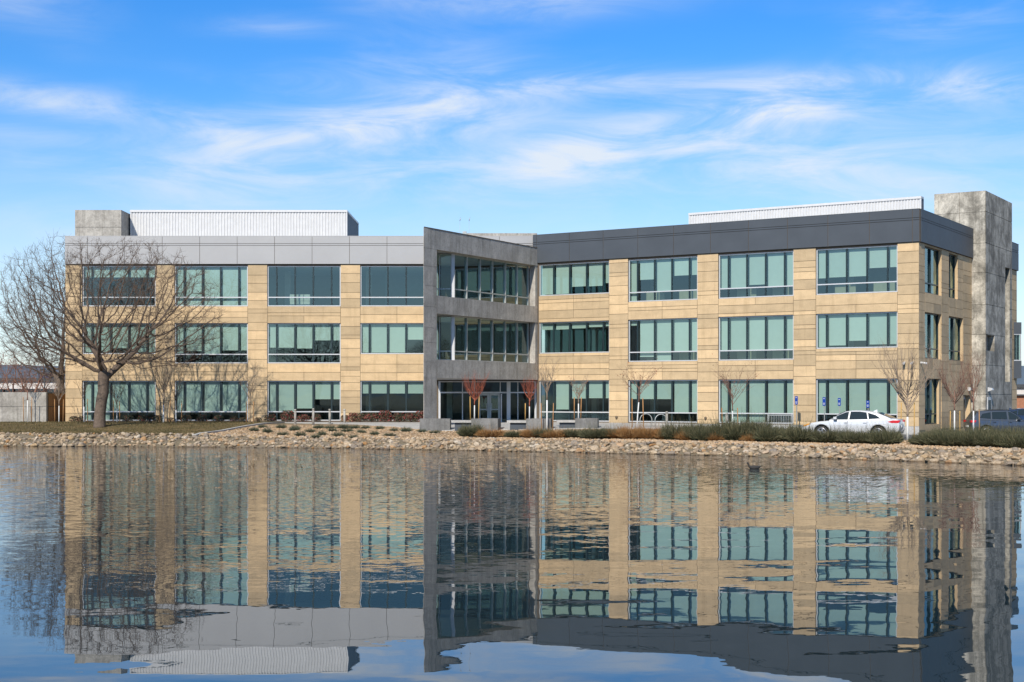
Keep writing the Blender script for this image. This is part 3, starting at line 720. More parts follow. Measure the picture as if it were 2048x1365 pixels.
for i,(px,lab) in enumerate(((583,'left'),(598,'middle'),(610,'right'))):
    m=MB(); m.box(-.22,.22,-.25,.25,0,.95); m.box(-.23,.23,-.27,-.251,.5,.93,0); m.box(-.1,.1,-.285,-.271,.7,.73,1)
    c=FL(FL.px(px),-1.0,H(6.78)-.08); top(at_origin(m,'filing_cabinet',[M['white_wall'],M['mull']],c),'pale filing cabinet, %s one of three behind the third top floor window from the left'%lab,'cabinet','pale cabinets behind a top floor window')
# ------------------------------------------------------------------ garden wall at the left, background
YW=97.0; xe=(93-CX)*YW/FPX
W_=empty('garden_wall',(xe,YW,1.1),0,'stained concrete garden wall on the left running to the building corner','wall')
FW=Frame((-75,YW),(1,0)); zt=HC+5*YW/FPX; Lw=xe+75
mb=MB(); mb.fbox(FW,0,Lw,-.3,0,.6,zt,1,.5)
t=Lw
while t>0:
    for a,b in((1.1,2.2),(2.2,zt-.002)): pan(mb,FW,max(0,t-3.0),t,a,b,.025,.03)
    t-=3.0
mb.build('wall',[M['joint'],M['conc_wall']],W_)
mb=MB(); FW2=Frame((xe,YW+.31),(0,1)); 
mb.fbox(FW2,0,4.2,-.3,-.02,.6,zt-.01,1,.4)
for t in(0,.95,1.9,2.85): 
    for a,b in((1.15,2.2),(2.2,zt-.06)): pan(mb,FW2,t,t+.95,a,b,.05,.03,0)
mb.build('gate_panels',[M['stake'],M['mull']],W_)
def bgbuilding(name,x0,x1,ytop,Y,depth,mat,roofh,label,wins=0,zb=.9):
    a=P(x0,ytop,Y); b=P(x1,ytop,Y); e=empty(name,((a[0]+b[0])/2,Y,zb),0,label,'building')
    F=Frame((a[0],Y),(1,0)); w=b[0]-a[0]; m=MB(); m.fbox(F,0,w,-depth,0,zb-.3,a[2]); m.build('wall',M[mat],e)
    m=MB(); m.fbox(F,-.3,w+.3,-depth-.3,.3,a[2]+.003,a[2]+roofh); m.build('roof',M['dark_roof'],e)
    for i in range(wins):
        t=w*(i+.5)/wins; m=MB(); m.fbox(F,t-.8,t+.8,0,.05,a[2]-2.4,a[2]-1.0); m.build('window',M['mull'],e)
    return e
bgbuilding('warehouse',-160,135,763,190,25,'white_wall',.45,'long low white warehouse with a dark roof beyond the garden wall',14)
bgbuilding('rooftop_shed',79,98,748,230,8,'bluebox',.3,'small dark blue box of a building rising behind the white warehouse',0)
bgbuilding('white_house',2031,2100,776,165,18,'white_wall',.4,'white low building past the right end beyond the parked cars',7)
bgbuilding('brick_building',2028,2110,792,150,4,'brick',.15,'low red brick wall building in front of the white one at the right edge',0)
# ------------------------------------------------------------------ trees
def colonise(seed,start,pts,step,infl,kill,maxn=5000,iters=160,up=.12):
    rs=np.random.RandomState(seed)
    nodes=[Vector(p) for p in start]; par=[-1]+list(range(len(start)-1))
    A=np.array(pts); alive=np.ones(len(A),bool); N_=np.array([tuple(n) for n in nodes])
    near=np.full(len(A),-1); nd=np.full(len(A),1e9)
    def upd(lo):
        for i in range(lo,len(nodes)):
            d=np.linalg.norm(A-np.array(nodes[i]),axis=1); m=d<nd; nd[m]=d[m]; near[m]=i
    upd(max(0,len(start)-3))
    for it in range(iters):
        m=alive&(nd<infl)
        if not m.any(): 
            m=alive&(nd<=nd[alive].min()+.5) if alive.any() else m
            if not m.any(): break
        lo=len(nodes)
        for i in np.unique(near[m]):
            sel=m&(near==i); d=A[sel]-np.array(nodes[i]); d/= (np.linalg.norm(d,axis=1)[:,None]+1e-6)
            v=d.mean(0)+rs.normal(0,.12,3)+np.array([0,0,up])
            l=np.linalg.norm(v)
            if l<1e-3: continue
            nodes.append(Vector(np.array(nodes[i])+v/l*step*rs.uniform(.8,1.15))); par.append(int(i))
        if len(nodes)==lo or len(nodes)>maxn: break
        upd(lo); alive&=nd>kill
    return nodes,par
def make_tree(nodes,par,rtip,expo,tw,seed,trunk_r=None,thr=.045,twlen=(.25,.6),flare=1.0):
    n=len(nodes); ch=[[] for _ in range(n)]
    for i,p in enumerate(par):
        if p>=0: ch[p].append(i)
    r=[0]*n
    for i in range(n-1,-1,-1):
        r[i]=rtip if not ch[i] else sum(r[c]**expo for c in ch[i])**(1/expo)
    if trunk_r:
        k=trunk_r/r[0]; 
        r=[rtip+(x-rtip)*(trunk_r-rtip)/(r[0]-rtip) for x in r]
    rr=random.Random(seed); T=MB(); C_=MB()
    stack=[(0,None)]
    while stack:
        s,frm=stack.pop(); pts=[];rs=[]
        if frm is not None: pts.append(nodes[frm]); rs.append(min(r[frm]*.8,r[s]*1.15))
        i=s
        while True:
            pts.append(nodes[i]); rs.append(r[i])
            if not ch[i]: break
            c=sorted(ch[i],key=lambda q:-r[q])
            for o in c[1:]: stack.append((o,i))
            i=c[0]
        # split into thick and thin part
        k=0
        while k<len(rs) and rs[k]>thr: k+=1
        if frm is None and flare>1: 
            rs[0]*=flare; rs[1]*=1+(flare-1)*.35
        if k>=2: T.tube(pts[:k],rs[:k],10 if rs[0]>.12 else 7)
        if k<len(pts):
            lo=max(0,k-1)
            if len(pts)-lo>=2: C_.tube(pts[lo:],rs[lo:],4,caps=False)
    for i in range(n):
        if r[i]<thr*.8 and par[i]>=0:
            d0=(nodes[i]-nodes[par[i]]).normalized()
            for _ in range(tw if rr.random()<.8 else tw+1):
                d=(d0+Vector((rr.gauss(0,.55),rr.gauss(0,.55),rr.gauss(.15,.4)))).normalized(); l=rr.uniform(*twlen)
                a=nodes[i]; b=a+d*l*.5+Vector((rr.gauss(0,.03),rr.gauss(0,.03),.02)); c=b+(d+Vector((rr.gauss(0,.25),rr.gauss(0,.25),.2))).normalized()*l*.5
                C_.tube([a,b,c],[rtip*.8,rtip*.6,rtip*.4],3,caps=False)
                if rr.random()<.5: 
                    e=b+Vector((rr.gauss(0,.5),rr.gauss(0,.5),rr.gauss(.2,.3))).normalized()*l*.4; C_.tube([b,e],[rtip*.6,rtip*.4],3,caps=False)
    return T,C_
def ell_pts(seed,n,c,rad3,lower=-1.0,shell=.35,ymax=None):
    rs=np.random.RandomState(seed); out=[]
    while len(out)<n:
        v=rs.uniform(-1,1,3); l=np.linalg.norm(v)
        if l>1 or l<shell or v[2]<lower: continue
        # uneven outline
        k=1+.18*mnoise.noise(Vector((float(v[0]*2.2),float(v[1]*2.2),float(v[2]*2.2+seed))))
        if l>k*.95: continue
        p=(c[0]+v[0]*rad3[0],c[1]+v[1]*rad3[1],c[2]+v[2]*rad3[2])
        if ymax and p[1]>ymax: continue
        out.append(p)
    return out
# the big bare tree on the lawn: local coordinates
tb=gx(201,90.5); sc=90.5/FPX
def tl(x,y,dy=0): return ((x-201)*sc,dy,(858-y)*sc)
pts=ell_pts(3,4300,((228-201)*sc,0.3,(858-628)*sc),(228*sc,6.3,158*sc),-.72,.22,7.3)+ell_pts(8,900,((95-201)*sc,-.3,(858-662)*sc),(100*sc,3.6,75*sc))
start=[tl(200,862),tl(199,850),tl(200,825),tl(203,800),tl(207,782)]
# five scaffold limbs as extra chains
nodes,par=colonise(4,start,pts,.30,2.4,.42,9000)
T,C_=make_tree(nodes,par,.0075,2.0,3,11,.36,.045,(.25,.65),1.3)
e=empty('bare_tree',tb-Vector((0,0,.1)),0,'big spreading leafless tree with a thick trunk on the lawn at the left','tree')
BT=e
def child(mb,name,mats,parent): 
    o=mb.build(name,mats,None,(0,0,0)); o.parent=parent; return o
child(T,'trunk',M['bark'],e); child(C_,'crown',M['twig'],e)
print('big tree',len(nodes),len(C_.f))
# second bare tree behind the building corner
pts=ell_pts(23,2600,(-.9,0,8.2),(4.6,4.5,6.0),-.9,.2)
nodes,par=colonise(7,[(0,0,0),(0,0,1),(.05,0,2.),(-.05,0,3)],pts,.32,2.4,.46,6000)
T,C_=make_tree(nodes,par,.008,2.0,2,12,.28,.05,(.3,.8),1.2)
e2=empty('bare_tree',gx(122,108),0,'leafless tree with its trunk hidden behind the left building corner','tree')
child(T,'trunk',M['bark'],e2); child(C_,'crown',M['twig'],e2)
# rust coloured trees beyond the garden wall
pts=ell_pts(33,420,(0,0,3.3),(2.3,2.2,2.3),-.8,.2)
nodes,par=colonise(9,[(0,0,0),(0,0,.7),(0,0,1.3)],pts,.3,2.0,.5,1200)
T,C_=make_tree(nodes,par,.009,2.2,2,13,.12,.04,(.2,.5))
lf=MB(); rr=random.Random(3)
for i in range(260):
    p=rr.choice(nodes[20:])+Vector((rr.gauss(0,.12),rr.gauss(0,.12),rr.gauss(0,.12))); a=Vector((rr.gauss(0,1),rr.gauss(0,1),rr.gauss(0,1))).normalized()*.045; b=a.orthogonal().normalized()*.035
    lf.poly([p-a,p+b,p+a,p-b])
proto=None
for k,(x,Y,s,lab) in enumerate(((22,118,1.0,'rust tinted leafless tree beyond the garden wall near the left edge'),(66,112,1.08,'rust tinted tree with some clinging leaves beyond the wall behind the leftmost sapling'),(-20,125,1.2,'rust tinted tree beyond the garden wall cut by the left frame edge'),(96,125,.9,'small rust tinted tree beyond the wall end beside the lamp post'))):
    if proto is None:
        o=empty('small_tree'); child(T,'trunk',M['twig_rust'],o); child(C_,'crown',M['twig_rust'],o); child(lf,'dead_leaves',M['leaf_rust'],o); proto=o
    else: o=copy_tree(proto)
    o.location=gx(x,Y); o.scale=(s,s,s); o.rotation_euler=(0,0,k*1.3); tagset(o,lab,'tree','rust tinted trees beyond the garden wall')
# trees on the near bank, which the windows mirror
for k,(x,y,s) in enumerate(((-29,-16,1.15),(-44,-24,1.0),(-13,-34,.9),(17,-28,1.0),(33,-22,1.1),(-62,-30,1.2),(52,-34,1.1))):
    o=copy_tree(BT); o.location=(x,y,1.3); o.rotation_euler=(0,0,k*2.1+.5); o.scale=(s,s,s); tagset(o,'leafless tree on the near bank mirrored in the windows','tree','trees on the near bank')
# ---- saplings
def sapling(seed,height,stem,crownw,nb,mat,white=True,rstem=.035,sub=5,leaves=0,droop=0.0,smat='stake',sth=1.45,sd=(.45,.45),lean=0,tie=True,twd=1.0,cup=0):
    r=random.Random(seed); e=empty('staked_sapling'); T=MB(); C_=MB(); W=MB()
    base=Vector((0,0,-.05)); topp=Vector((lean,0,stem))
    W.tube([base,Vector((lean*.3,0,stem*.4)),topp*.85+Vector((0,0,0))],[rstem*1.25,rstem,rstem*.92],8)
    T.tube([topp*.85,topp,topp+Vector((0,0,(height-stem)*.35))],[rstem*.9,rstem*.85,rstem*.5],7)
    tips=[]
    def br(p,d,l,rad_,lev):
        k=4; pts=[p]; rs=[rad_]; q=p.copy(); dd=d.copy()
        for i in range(k):
            dd=(dd+Vector((r.gauss(0,.10),r.gauss(0,.10),.10-droop+(cup*.32 if lev==1 else cup*.15)))).normalized(); q=q+dd*l/k; pts.append(q.copy()); rs.append(rad_*(1-.75*(i+1)/k))
            if lev<3:
                for _ in range(2 if lev==1 else 1 if r.random()<.75 else 2):
                    if r.random()<.85:
                        nd=(dd+Vector((r.gauss(0,.5*twd),r.gauss(0,.5*twd),r.gauss(.05,.25)))).normalized(); br(q.copy(),nd,l*r.uniform(.3,.55),rs[-1]*.62+.002,lev+1)
        C_.tube(pts,rs,4 if lev==1 else 3,caps=False)
        if lev>1: tips.append(q)
    for i in range(nb):
        a=2*PI*i/nb+r.uniform(-.4,.4); z0=stem+(height-stem)*.3*r.random(); tl_=height-z0
        out=crownw*r.uniform(.45,1.0); up=tl_*r.uniform(.7,1.0); v=Vector((math.cos(a)*out,math.sin(a)*out,up)); l=v.length
        d0=Vector((v.x*(1.25+1.3*cup),v.y*(1.25+1.3*cup),v.z*(.8-.25*cup))).normalized()
        br(Vector((lean,0,z0)),d0,l*.93,rstem*.5,1)
    child(W,'trunk',M['whitewash'] if white else mat,e); child(T,'leader',mat,e); child(C_,'crown',mat,e)
    if leaves:
        lf=MB()
        for i in range(leaves):
            p=r.choice(tips)+Vector((0,0,-.03)); a=Vector((r.gauss(0,1),r.gauss(0,1),r.gauss(0,1))).normalized()*.04; b=a.orthogonal().normalized()*.03; lf.poly([p-a,p+b,p+a,p-b])
        child(lf,'dead_leaves',M['leaf_rust'],e)
    for s,dist in((-1,sd[0]),(1,sd[1])):
        if not dist: continue
        m=MB(); m.tube([(s*dist,0,-.1),(s*dist*1.02+r.uniform(-.05,.05),0,sth)],[.028,.026],8); child(m,'stake',M[smat],e)
        if tie:
            m=MB(); m.tube([(s*dist,0,sth*.85),(lean*.5,0,min(stem*.9,sth*1.0))],[.008,.008],4); child(m,'tie',M['black'],e)
    return e
# x, base y or depth, top y, stem top y, half width px, branches, material, extras, label
SP=[
(55,96.2,742,793,16,7,'twig_rust',dict(sd=(.25,.25),leaves=30,sth=1.75),'leftmost staked sapling in front of the stained concrete wall'),
(118,96.3,752,806,20,8,'twig_pale',dict(sd=(.27,.27),sth=1.6),'staked whitewashed sapling in front of the dark gate panels'),
(168,96.0,750,808,18,6,'twig',dict(sd=(0,.25),sth=1.6),'thin whitewashed sapling left of the big trunk before the first window'),
(234,96.0,760,812,17,6,'twig',dict(sd=(.24,.2),sth=1.5),'thin whitewashed sapling just right of the big trunk'),
(327,94.5,727,803,20,11,'twig_pale',dict(sd=(.23,.4),sth=1.75,rstem=.045),'upright staked sapling in front of the first stone pillar right of the big tree'),
(352,95.0,742,815,18,6,'twig',dict(sd=(0,.36),sth=1.5),'sparse sapling with one stake before the second ground floor window edge'),
(500,95.2,735,805,22,9,'twig_pale',dict(sd=(.23,.23),sth=1.45,white=False),'unpainted staked sapling before the pillar between second and third bays'),
(949,84.8,757,806,24,16,'twig_red',dict(sd=(.24,.24),sth=1.5,smat='stake_tan',rstem=.034,twd=1.0,cup=1),'larger red twigged sapling in a planter before the glass doors'),
(1059,84.6,762,809,14,13,'twig_red',dict(sd=(.25,0),sth=1.1,smat='stake_tan',rstem=.034,twd=.95,cup=1),'smaller red twigged sapling in the planter right of the glass doors'),
(1094,83.2,722,790,32,9,'twig_pale',dict(sd=(.3,.33),sth=1.6,rstem=.045,twd=1.2),'wide pale sapling in front of the inner corner of the building'),
(1157,84.3,755,802,15,9,'twig_pale',dict(sd=(.25,.13),sth=1.45,leaves=20,white=True),'small sapling in the rightmost planter before the first right wing window'),
(1274,83.5,732,796,38,8,'twig_rust',dict(sd=(.28,.38),sth=1.75,lean=.12,leaves=60,white=True,twd=1.3),'leaning sapling with curly twigs near the hoop bike racks'),
(1465,80.5,736,815,34,8,'twig_rust',dict(sd=(.55,.32),sth=1.35,leaves=25,twd=1.3),'sapling with scattered dead leaves before the third right wing window'),
(1815,72.6,693,826,62,16,'twig_pale',dict(sd=(.34,.34),sth=1.9,smat='stake_tan',rstem=.055,twd=.9,cup=.5),'tall vase shaped whitewashed sapling just behind the rear of the white car'),
(1909,79.5,722,812,32,13,'twig_rust',dict(sd=(.25,.3),sth=1.5,smat='stake_tan',rstem=.04,twd=.8,cup=.6),'reddish vase shaped sapling before the stone end wall'),
(1947,76.5,712,812,22,10,'twig_rust',dict(sd=(0,.33),sth=1.6,smat='stake',rstem=.04,twd=.75,cup=.6),'narrow reddish sapling in front of the concrete stair tower base'),
]
for k,(x,Y,yt,ys,hw,nb,mt,ex,lab) in enumerate(SP):
    b=gx(x,Y); 
    if k in(7,8,10): b.z=1.55
    ex=dict(ex); ztop=HC+(HY-yt)*Y/FPX-b.z; zst=HC+(HY-ys)*Y/FPX-b.z
    if k in(7,8,10): ex['sth']=max(.6,ex['sth']-.15)
    o=sapling(100+k,ztop,zst,hw*Y/FPX,nb,M[mt],**ex); o.location=b
    tagset(o,lab,'sapling','staked young trees along the building')
# ------------------------------------------------------------------ shrubs
def blades(seed,n,R,Hh,w,spread=1.0,arch=.5,seg=3):
    r=random.Random(seed); m=MB()
    for i in range(n):
        a=r.uniform(0,2*PI); rr=R*.55*math.sqrt(r.random()); b=Vector((math.cos(a)*rr,math.sin(a)*rr,0)); a2=a+r.gauss(0,.6)
        l=Hh*r.uniform(.55,1.15); out=Vector((math.cos(a2),math.sin(a2),0)); k=r.random()*spread
        d=(out*k+Vector((0,0,1))).normalized(); side=d.cross(Vector((r.gauss(0,1),r.gauss(0,1),.3))).normalized()*w*.5
        pts=[b]
        for j in range(seg):
            d=(d+out*arch*.35*k+Vector((r.gauss(0,.1),r.gauss(0,.1),-arch*.12))).normalized(); pts.append(pts[-1]+d*l/seg)
        tone=min(1,max(0,r.gauss(.4,.22)))
        for j in range(seg):
            s0=side*(1-j/seg*.75); s1=side*(1-(j+1)/seg*.75)
            m.poly([pts[j]-s0,pts[j]+s0,pts[j+1]+s1,pts[j+1]-s1],0,min(1,tone+j*.12))
    return m
JU=[]
for k in range(4):
    m=blades(200+k,420,.9,.80,.016,1.9,.55,4)
    m2=blades(250+k,2600,1.3,.46,.034,1.7,.5,3)
    m.raw([v for v in m2.v],m2.f,0,.4); m.tone[-len(m2.f):]=m2.tone
    JU.append(m)
JU2=[]
for k in range(3):
    m=blades(290+k,350,.95,.78,.016,1.8,.5,4); m2=blades(295+k,2600,1.35,.50,.034,1.7,.5,3); m.raw(m2.v,m2.f,0,.4); m.tone[-len(m2.f):]=m2.tone; JU2.append(m)
def shrub_set(name,protos,mat,places,label,cat,group):
    pr=[]
    for m in protos: o=at_origin(m,name,mat,(0,0,0)); pr.append(o)
    used=set(); r=random.Random(label)
    for i,(loc,s,sz) in enumerate(places):
        k=i%len(pr)
        o=pr[k] if k not in used else pr[k].copy()
        if k in used: COL.objects.link(o)
        used.add(k); o.location=loc; o.scale=(s*r.uniform(.85,1.12),s,sz*r.uniform(.8,1.25)); o.rotation_euler=(0,0,r.uniform(0,6.28)); tagset(o,label,cat,group)
    for k,o in enumerate(pr):
        if k not in used: bpy.data.objects.remove(o)
rr=random.Random(77)
def band(x,d): 
    Y=shoreY((x-CX)*75/FPX)+d
    for _ in range(6): Y=shoreY((x-CX)*Y/FPX)+d/coss((x-CX)*Y/FPX)
    return gx(x,Y)
rust=[(983,.9,.6,3.9),(1065,.75,.6,3.8),(1108,.8,.6,3.8),(1235,.95,.7,4.2),(1262,.8,.75,4.0),(1298,.95,.8,4.2),(1330,.8,.8,4.1),(1372,.7,.7,3.9),(1432,.6,.6,3.7),(1500,.55,.55,3.6)]
shrub_set('rust_shrub',JU[:2],M['rusty'],[(band(x,d),s*1.0,h*1.4) for x,s,h,d in rust],'low rust brown twiggy shrub in the row above the riprap in front of the plaza','shrub','rust brown shrubs of the waterside row')
grn=[(942,1.0,.8),(1030,.7,.6),(1085,.8,.7),(1150,.95,.8),(1190,1,.85),(1222,.8,.8),(1350,1.0,1.1),(1392,1.0,1.1),(1412,.9,1.2),(1446,1.05,1.25),(1478,1.05,1.3),(1512,1.1,1.25),(1540,1.0,1.2),(1568,1.05,1.15),(1598,1.05,1.1),(1628,1.0,.95),(1655,1.05,1.05),(1682,1.0,.95),(1712,1.0,1.0),(1738,1.0,.95),(1766,1.0,1.05),(1782,.7,.9)]
pl=[(band(x,4.0+rr.uniform(-.3,.4)),s*.9,h*1.38) for x,s,h in grn]
grn2=[(1850,.8,.8),(1870,.95,1.0),(1893,1.0,1.1),(1915,1.0,1.1),(1938,1.0,1.1),(1962,1.0,1.15),(1986,1.0,1.1),(2010,1.0,1.05),(2034,1.0,1.1),(2060,1,1.1)]
pl2=[(band(x,3.9+rr.uniform(-.3,.3)),s*.9,h*1.15) for x,s,h in grn2]
pl2+=[(band(x,5.0+rr.uniform(-.2,.3)),s*.9,h*1.2) for x,s,h in grn2[1:]]
shrub_set('broom_shrub',JU,M['juniper'],pl,'dark green arching broom shrub in the row between riprap and white car','shrub','green broom shrubs of the waterside row')
shrub_set('broom_shrub',JU2,M['juniper'],pl2,'dark green broom shrub in the mass at the right below the stair tower','shrub','green broom shrubs in the right hand mass')
tufts=[(525,851),(562,852),(590,855),(634,853),(660,853),(686,852),(508,858),(588,857),(620,860),(640,853),(665,858),(694,859),(688,853),(709,853),(731,853),(760,854),(535,861),(565,866),(601,868),(644,866),(677,868),(723,862),(749,865),(788,858),(812,859),(844,860),(870,862),(707,872),(780,868),(632,871)]
shrub_set('grass_tuft',[blades(300+k,420,.36,.30,.018,1.6,.5,3) for k in range(3)],M['tuft'],[(gp(x,y+5),rr.uniform(.8,1.1),rr.uniform(.75,1.0)) for x,y in tufts],'small dark green tuft planted on the tan gravel slope','shrub','dark tufts on the gravel slope')
def leafy(seed,n,R,Hh,red):
    r=random.Random(seed); m=MB()
    for i in range(14):
        a=r.uniform(0,6.28); m.tube([(0,0,0),(math.cos(a)*R*.6,math.sin(a)*R*.6,Hh*r.uniform(.6,1))],[.012,.006],4,1)
    for i in range(n):
        a=r.uniform(0,6.28); q=math.sqrt(r.random()); z=Hh*r.uniform(.1,1); q*=R*math.sqrt(max(.05,1-(z/Hh-.45)**2*2.2))
        p=Vector((math.cos(a)*q,math.sin(a)*q,z)); u=Vector((r.gauss(0,1),r.gauss(0,1),r.gauss(0,.6))).normalized()*.05; v=u.cross(Vector((r.gauss(0,1),r.gauss(0,1),r.gauss(0,1)))).normalized()*.03
        m.poly([p-u,p+v,p+u,p-v],2 if r.random()<red else 0)
    return m
lv=[M['leaf_green'],M['twig_rust'],M['leaf_red']]
pl=[((x,97.9),s) for x,s in((148,.8),(163,.6),(255,.8),(287,.9),(315,.8),(341,.6),(372,.8),(405,.9),(437,.8),(468,.7),(485,.7),(516,.6))]
shrub_set('evergreen_shrub',[leafy(400+k,420,.5,.5,.14) for k in range(2)],lv,[(gx(x,Y)+Vector((0,0,.05)),s,s) for (x,Y),s in pl],'small dark shrub with reddish tips in the bed under the left windows','shrub','dark shrubs in the bed below the left windows')
pl=[(x,Y,s) for x,Y,s in((541,97.3,.9),(575,97.2,1.15),(606,97.3,1.0),(632,97.3,.8),(690,97.0,.7),(706,96.9,.9),(720,96.9,1.0),(743,96.8,1.2),(770,96.8,1.2),(798,96.8,1.1),(822,96.7,1.2),(842,96.7,1.1))]
shrub_set('nandina_shrub',[leafy(420+k,560,.46,.60,.22+.12*k) for k in range(3)],lv,[(gx(x,Y)+Vector((0,0,.05)),s,s) for x,Y,s in pl],'bushy red and green shrub against the building left of the concrete pier','shrub','red and green shrubs left of the concrete pier')
# ------------------------------------------------------------------ rocks
def rock_mesh(seed,sub=1):
    r=random.Random(seed)
    import bmesh
    bm=bmesh.new(); bmesh.ops.create_icosphere(bm,subdivisions=sub,radius=1)
    o=Vector((r.uniform(0,50),r.uniform(0,50),r.uniform(0,50))); planes=[(Vector((r.gauss(0,1),r.gauss(0,1),r.gauss(0,1))).normalized(),r.uniform(.55,.85)) for _ in range(6)]
    sx_,sy_,sz_=r.uniform(.8,1.25),r.uniform(.8,1.2),r.uniform(.5,.8)
    for v in bm.verts:
        p=v.co*(1+.3*mnoise.noise(v.co*1.3+o))
        for n,d in planes:
            k=p.dot(n)
            if k>d: p=p-n*(k-d)*.9
        v.co=Vector((p.x*sx_,p.y*sy_,p.z*sz_))
    vs=[tuple(v.co) for v in bm.verts]; fs=[tuple(v.index for v in f.verts) for f in bm.faces]; bm.free(); return vs,fs
RM=[rock_mesh(500+k,2) for k in range(10)]; RL=[rock_mesh(530+k,1) for k in range(8)]
rk=random.Random(9); rocks=[]
x=-62.0
while x<30:
    cs=coss(x); sh=shoreY(x)
    wdt=2.9 if x<-14 else 2.6
    for _ in range(64):
        d=rk.uniform(-.25,wdt+rk.gauss(0,.25)); s=rk.choice([.06,.07,.085,.10,.115,.13,.15,.18])*rk.uniform(.8,1.2)
        if d>wdt-.6: s*=.75
        X=x+rk.uniform(-.5,.5); Y=shoreY(X)+d/cs; rocks.append((X,Y,hgt(X,Y)+s*.25,s))
    x+=1.0/ (1.0/cs)**.6
inview=[q for q in rocks if abs(q[0]/q[1])<.365]
inview.sort(key=lambda q:-q[3]/q[1]); big=inview[:300]; bs=set(id(q) for q in big)
RO=[]
for k in range(10):
    m=MB(); m.raw(RM[k][0],RM[k][1],0,0.0,False); RO.append(m.build('rock',M['rock']))
for i,(X,Y,z,s) in enumerate(big):
    o=RO[i] if i<10 else RO[i%10].copy()
    if i>=10: COL.objects.link(o)
    s*=1.12; o.location=(X,Y,z); o.scale=(s,s,s); o.rotation_euler=(rk.uniform(-.4,.4),rk.uniform(-.4,.4),rk.uniform(0,6.28)); tagset(o,'one of the larger pale tan riprap rocks along the water edge','rock','larger riprap rocks along the water edge')
m=MB()
def scatter(m,meshes,X,Y,z,s,r,tone):
    vs,fs=meshes; R=Matrix.Rotation(r.uniform(0,6.28),3,'Z')@Matrix.Rotation(r.uniform(-.5,.5),3,'X')
    m.raw([tuple(R@Vector(v)*s+Vector((X,Y,z))) for v in vs],fs,0,tone)
for q in rocks:
    if id(q) in bs: continue
    scatter(m,RL[rk.randrange(8)],q[0],q[1],q[2],q[3],rk,rk.random())
tagset(m.build('riprap',M['rock']),'smaller riprap stones packed between the larger rocks on the bank','riprap',None,'stuff')
m=MB(); cnt=0
octv=[(1,0,0),(0,1,0),(-1,0,0),(0,-1,0),(0,0,.7),(0,0,-.5)]; octf=[(0,1,4),(1,2,4),(2,3,4),(3,0,4)]
for i in range(15000):
    X=rk.uniform(-19,27); d=rk.uniform(2.3,9 if X<5 else 5.2); Y=shoreY(X)+d/coss(X)
    if X<np.interp(Y,[84.5,93,97.5],[-18.9,-16.0,-15.4])+.3 or (Y>plaza_lo(X)-.1 and X<14): continue
    s=rk.uniform(.03,.075) if d>3.2 else rk.uniform(.05,.11); scatter(m,(octv,octf),X,Y,hgt(X,Y)+.012,s,rk,rk.random())
tagset(m.build('gravel',M['pebble']),'tan gravel stones strewn over the slope above the riprap','gravel',None,'stuff')
# lawn blades
m=MB(); r=random.Random(4)
for i in range(26000):
    Y0=r.uniform(0,1)**1.3; X=r.uniform(-38,-15.6); Y=shoreY(X)+2.9+Y0*(97.2-shoreY(X)-2.9)
    if X>np.interp(Y,[84.5,93,97.5],[-18.9,-16.0,-15.4])-.1: continue
    z=hgt(X,Y)+.04; a=r.uniform(0,6.28); l=r.uniform(.04,.10); dx,dy=math.cos(a)*.02,math.sin(a)*.02
    m.poly([(X-dx,Y-dy,z),(X+dx,Y+dy,z),(X+r.gauss(0,.03),Y+r.gauss(0,.03),z+l)],0,min(1,max(0,.45+.5*mnoise.noise(Vector((X*.5,Y*.9,0)))+r.gauss(0,.2))))
tagset(m.build('grass',M['grass']),'short brownish winter grass on the lawn under the big tree','grass',None,'stuff')
# ------------------------------------------------------------------ small furniture
def boll(x,Y,h,lab,g):
    m=MB(); w=.075; m.tube([(0,0,-.1),(0,0,h-.12)],[w,w],12); m.tube([(0,0,h-.12),(0,0,h-.07),(0,0,h-.0)],[w*.75,w*1.1,w*.9],12); m.tube([(0,0,0),(0,0,.03)],[w*1.5,w*1.5],12)
    o=at_origin(m,'bollard',M['conc_wall'],gx(x,Y)); tagset(o,lab,'bollard',g)
for x,Y,h,l in((590.5,92.3,.98,'pale round bollard, first from the left of the four before the third bay'),(626.5,91.2,1.08,'pale round bollard, second of the four before the third bay'),(659.5,92.8,.98,'pale round bollard, third of the four before the third bay'),(689,95.5,.95,'pale round bollard, rightmost of the four, in front of a stone pillar'),
    (1333.5,83.5,1.0,'pale round bollard beside the right hoop bike rack'),(1453.5,80.5,1.05,'pale round bollard beside the sapling before the third right wing window')):
    boll(x,Y,h,l,'pale bollards beside the building')
for x,l in((1292,'left of the two grey steel hoop bike racks'),(1322,'right of the two grey steel hoop bike racks')):
    m=MB(); R_=.36; pts=[(-R_,0,0),(-R_,0,.38)]+[(math.cos(PI-PI*i/12)*R_,0,.40+math.sin(PI*i/12)*R_) for i in range(13)]+[(R_,0,.38),(R_,0,0)]; m.tube(pts,[.024]*len(pts),8); m.box(-R_-.08,-R_+.08,-.08,.08,0,.015); m.box(R_-.08,R_+.08,-.08,.08,0,.015)
    b=gx(x,84.5); tagset(at_origin(m,'bike_rack',M['galv'],b+Vector((0,0,.05)),.15),l+' on the paving','bike rack','hoop bike racks')
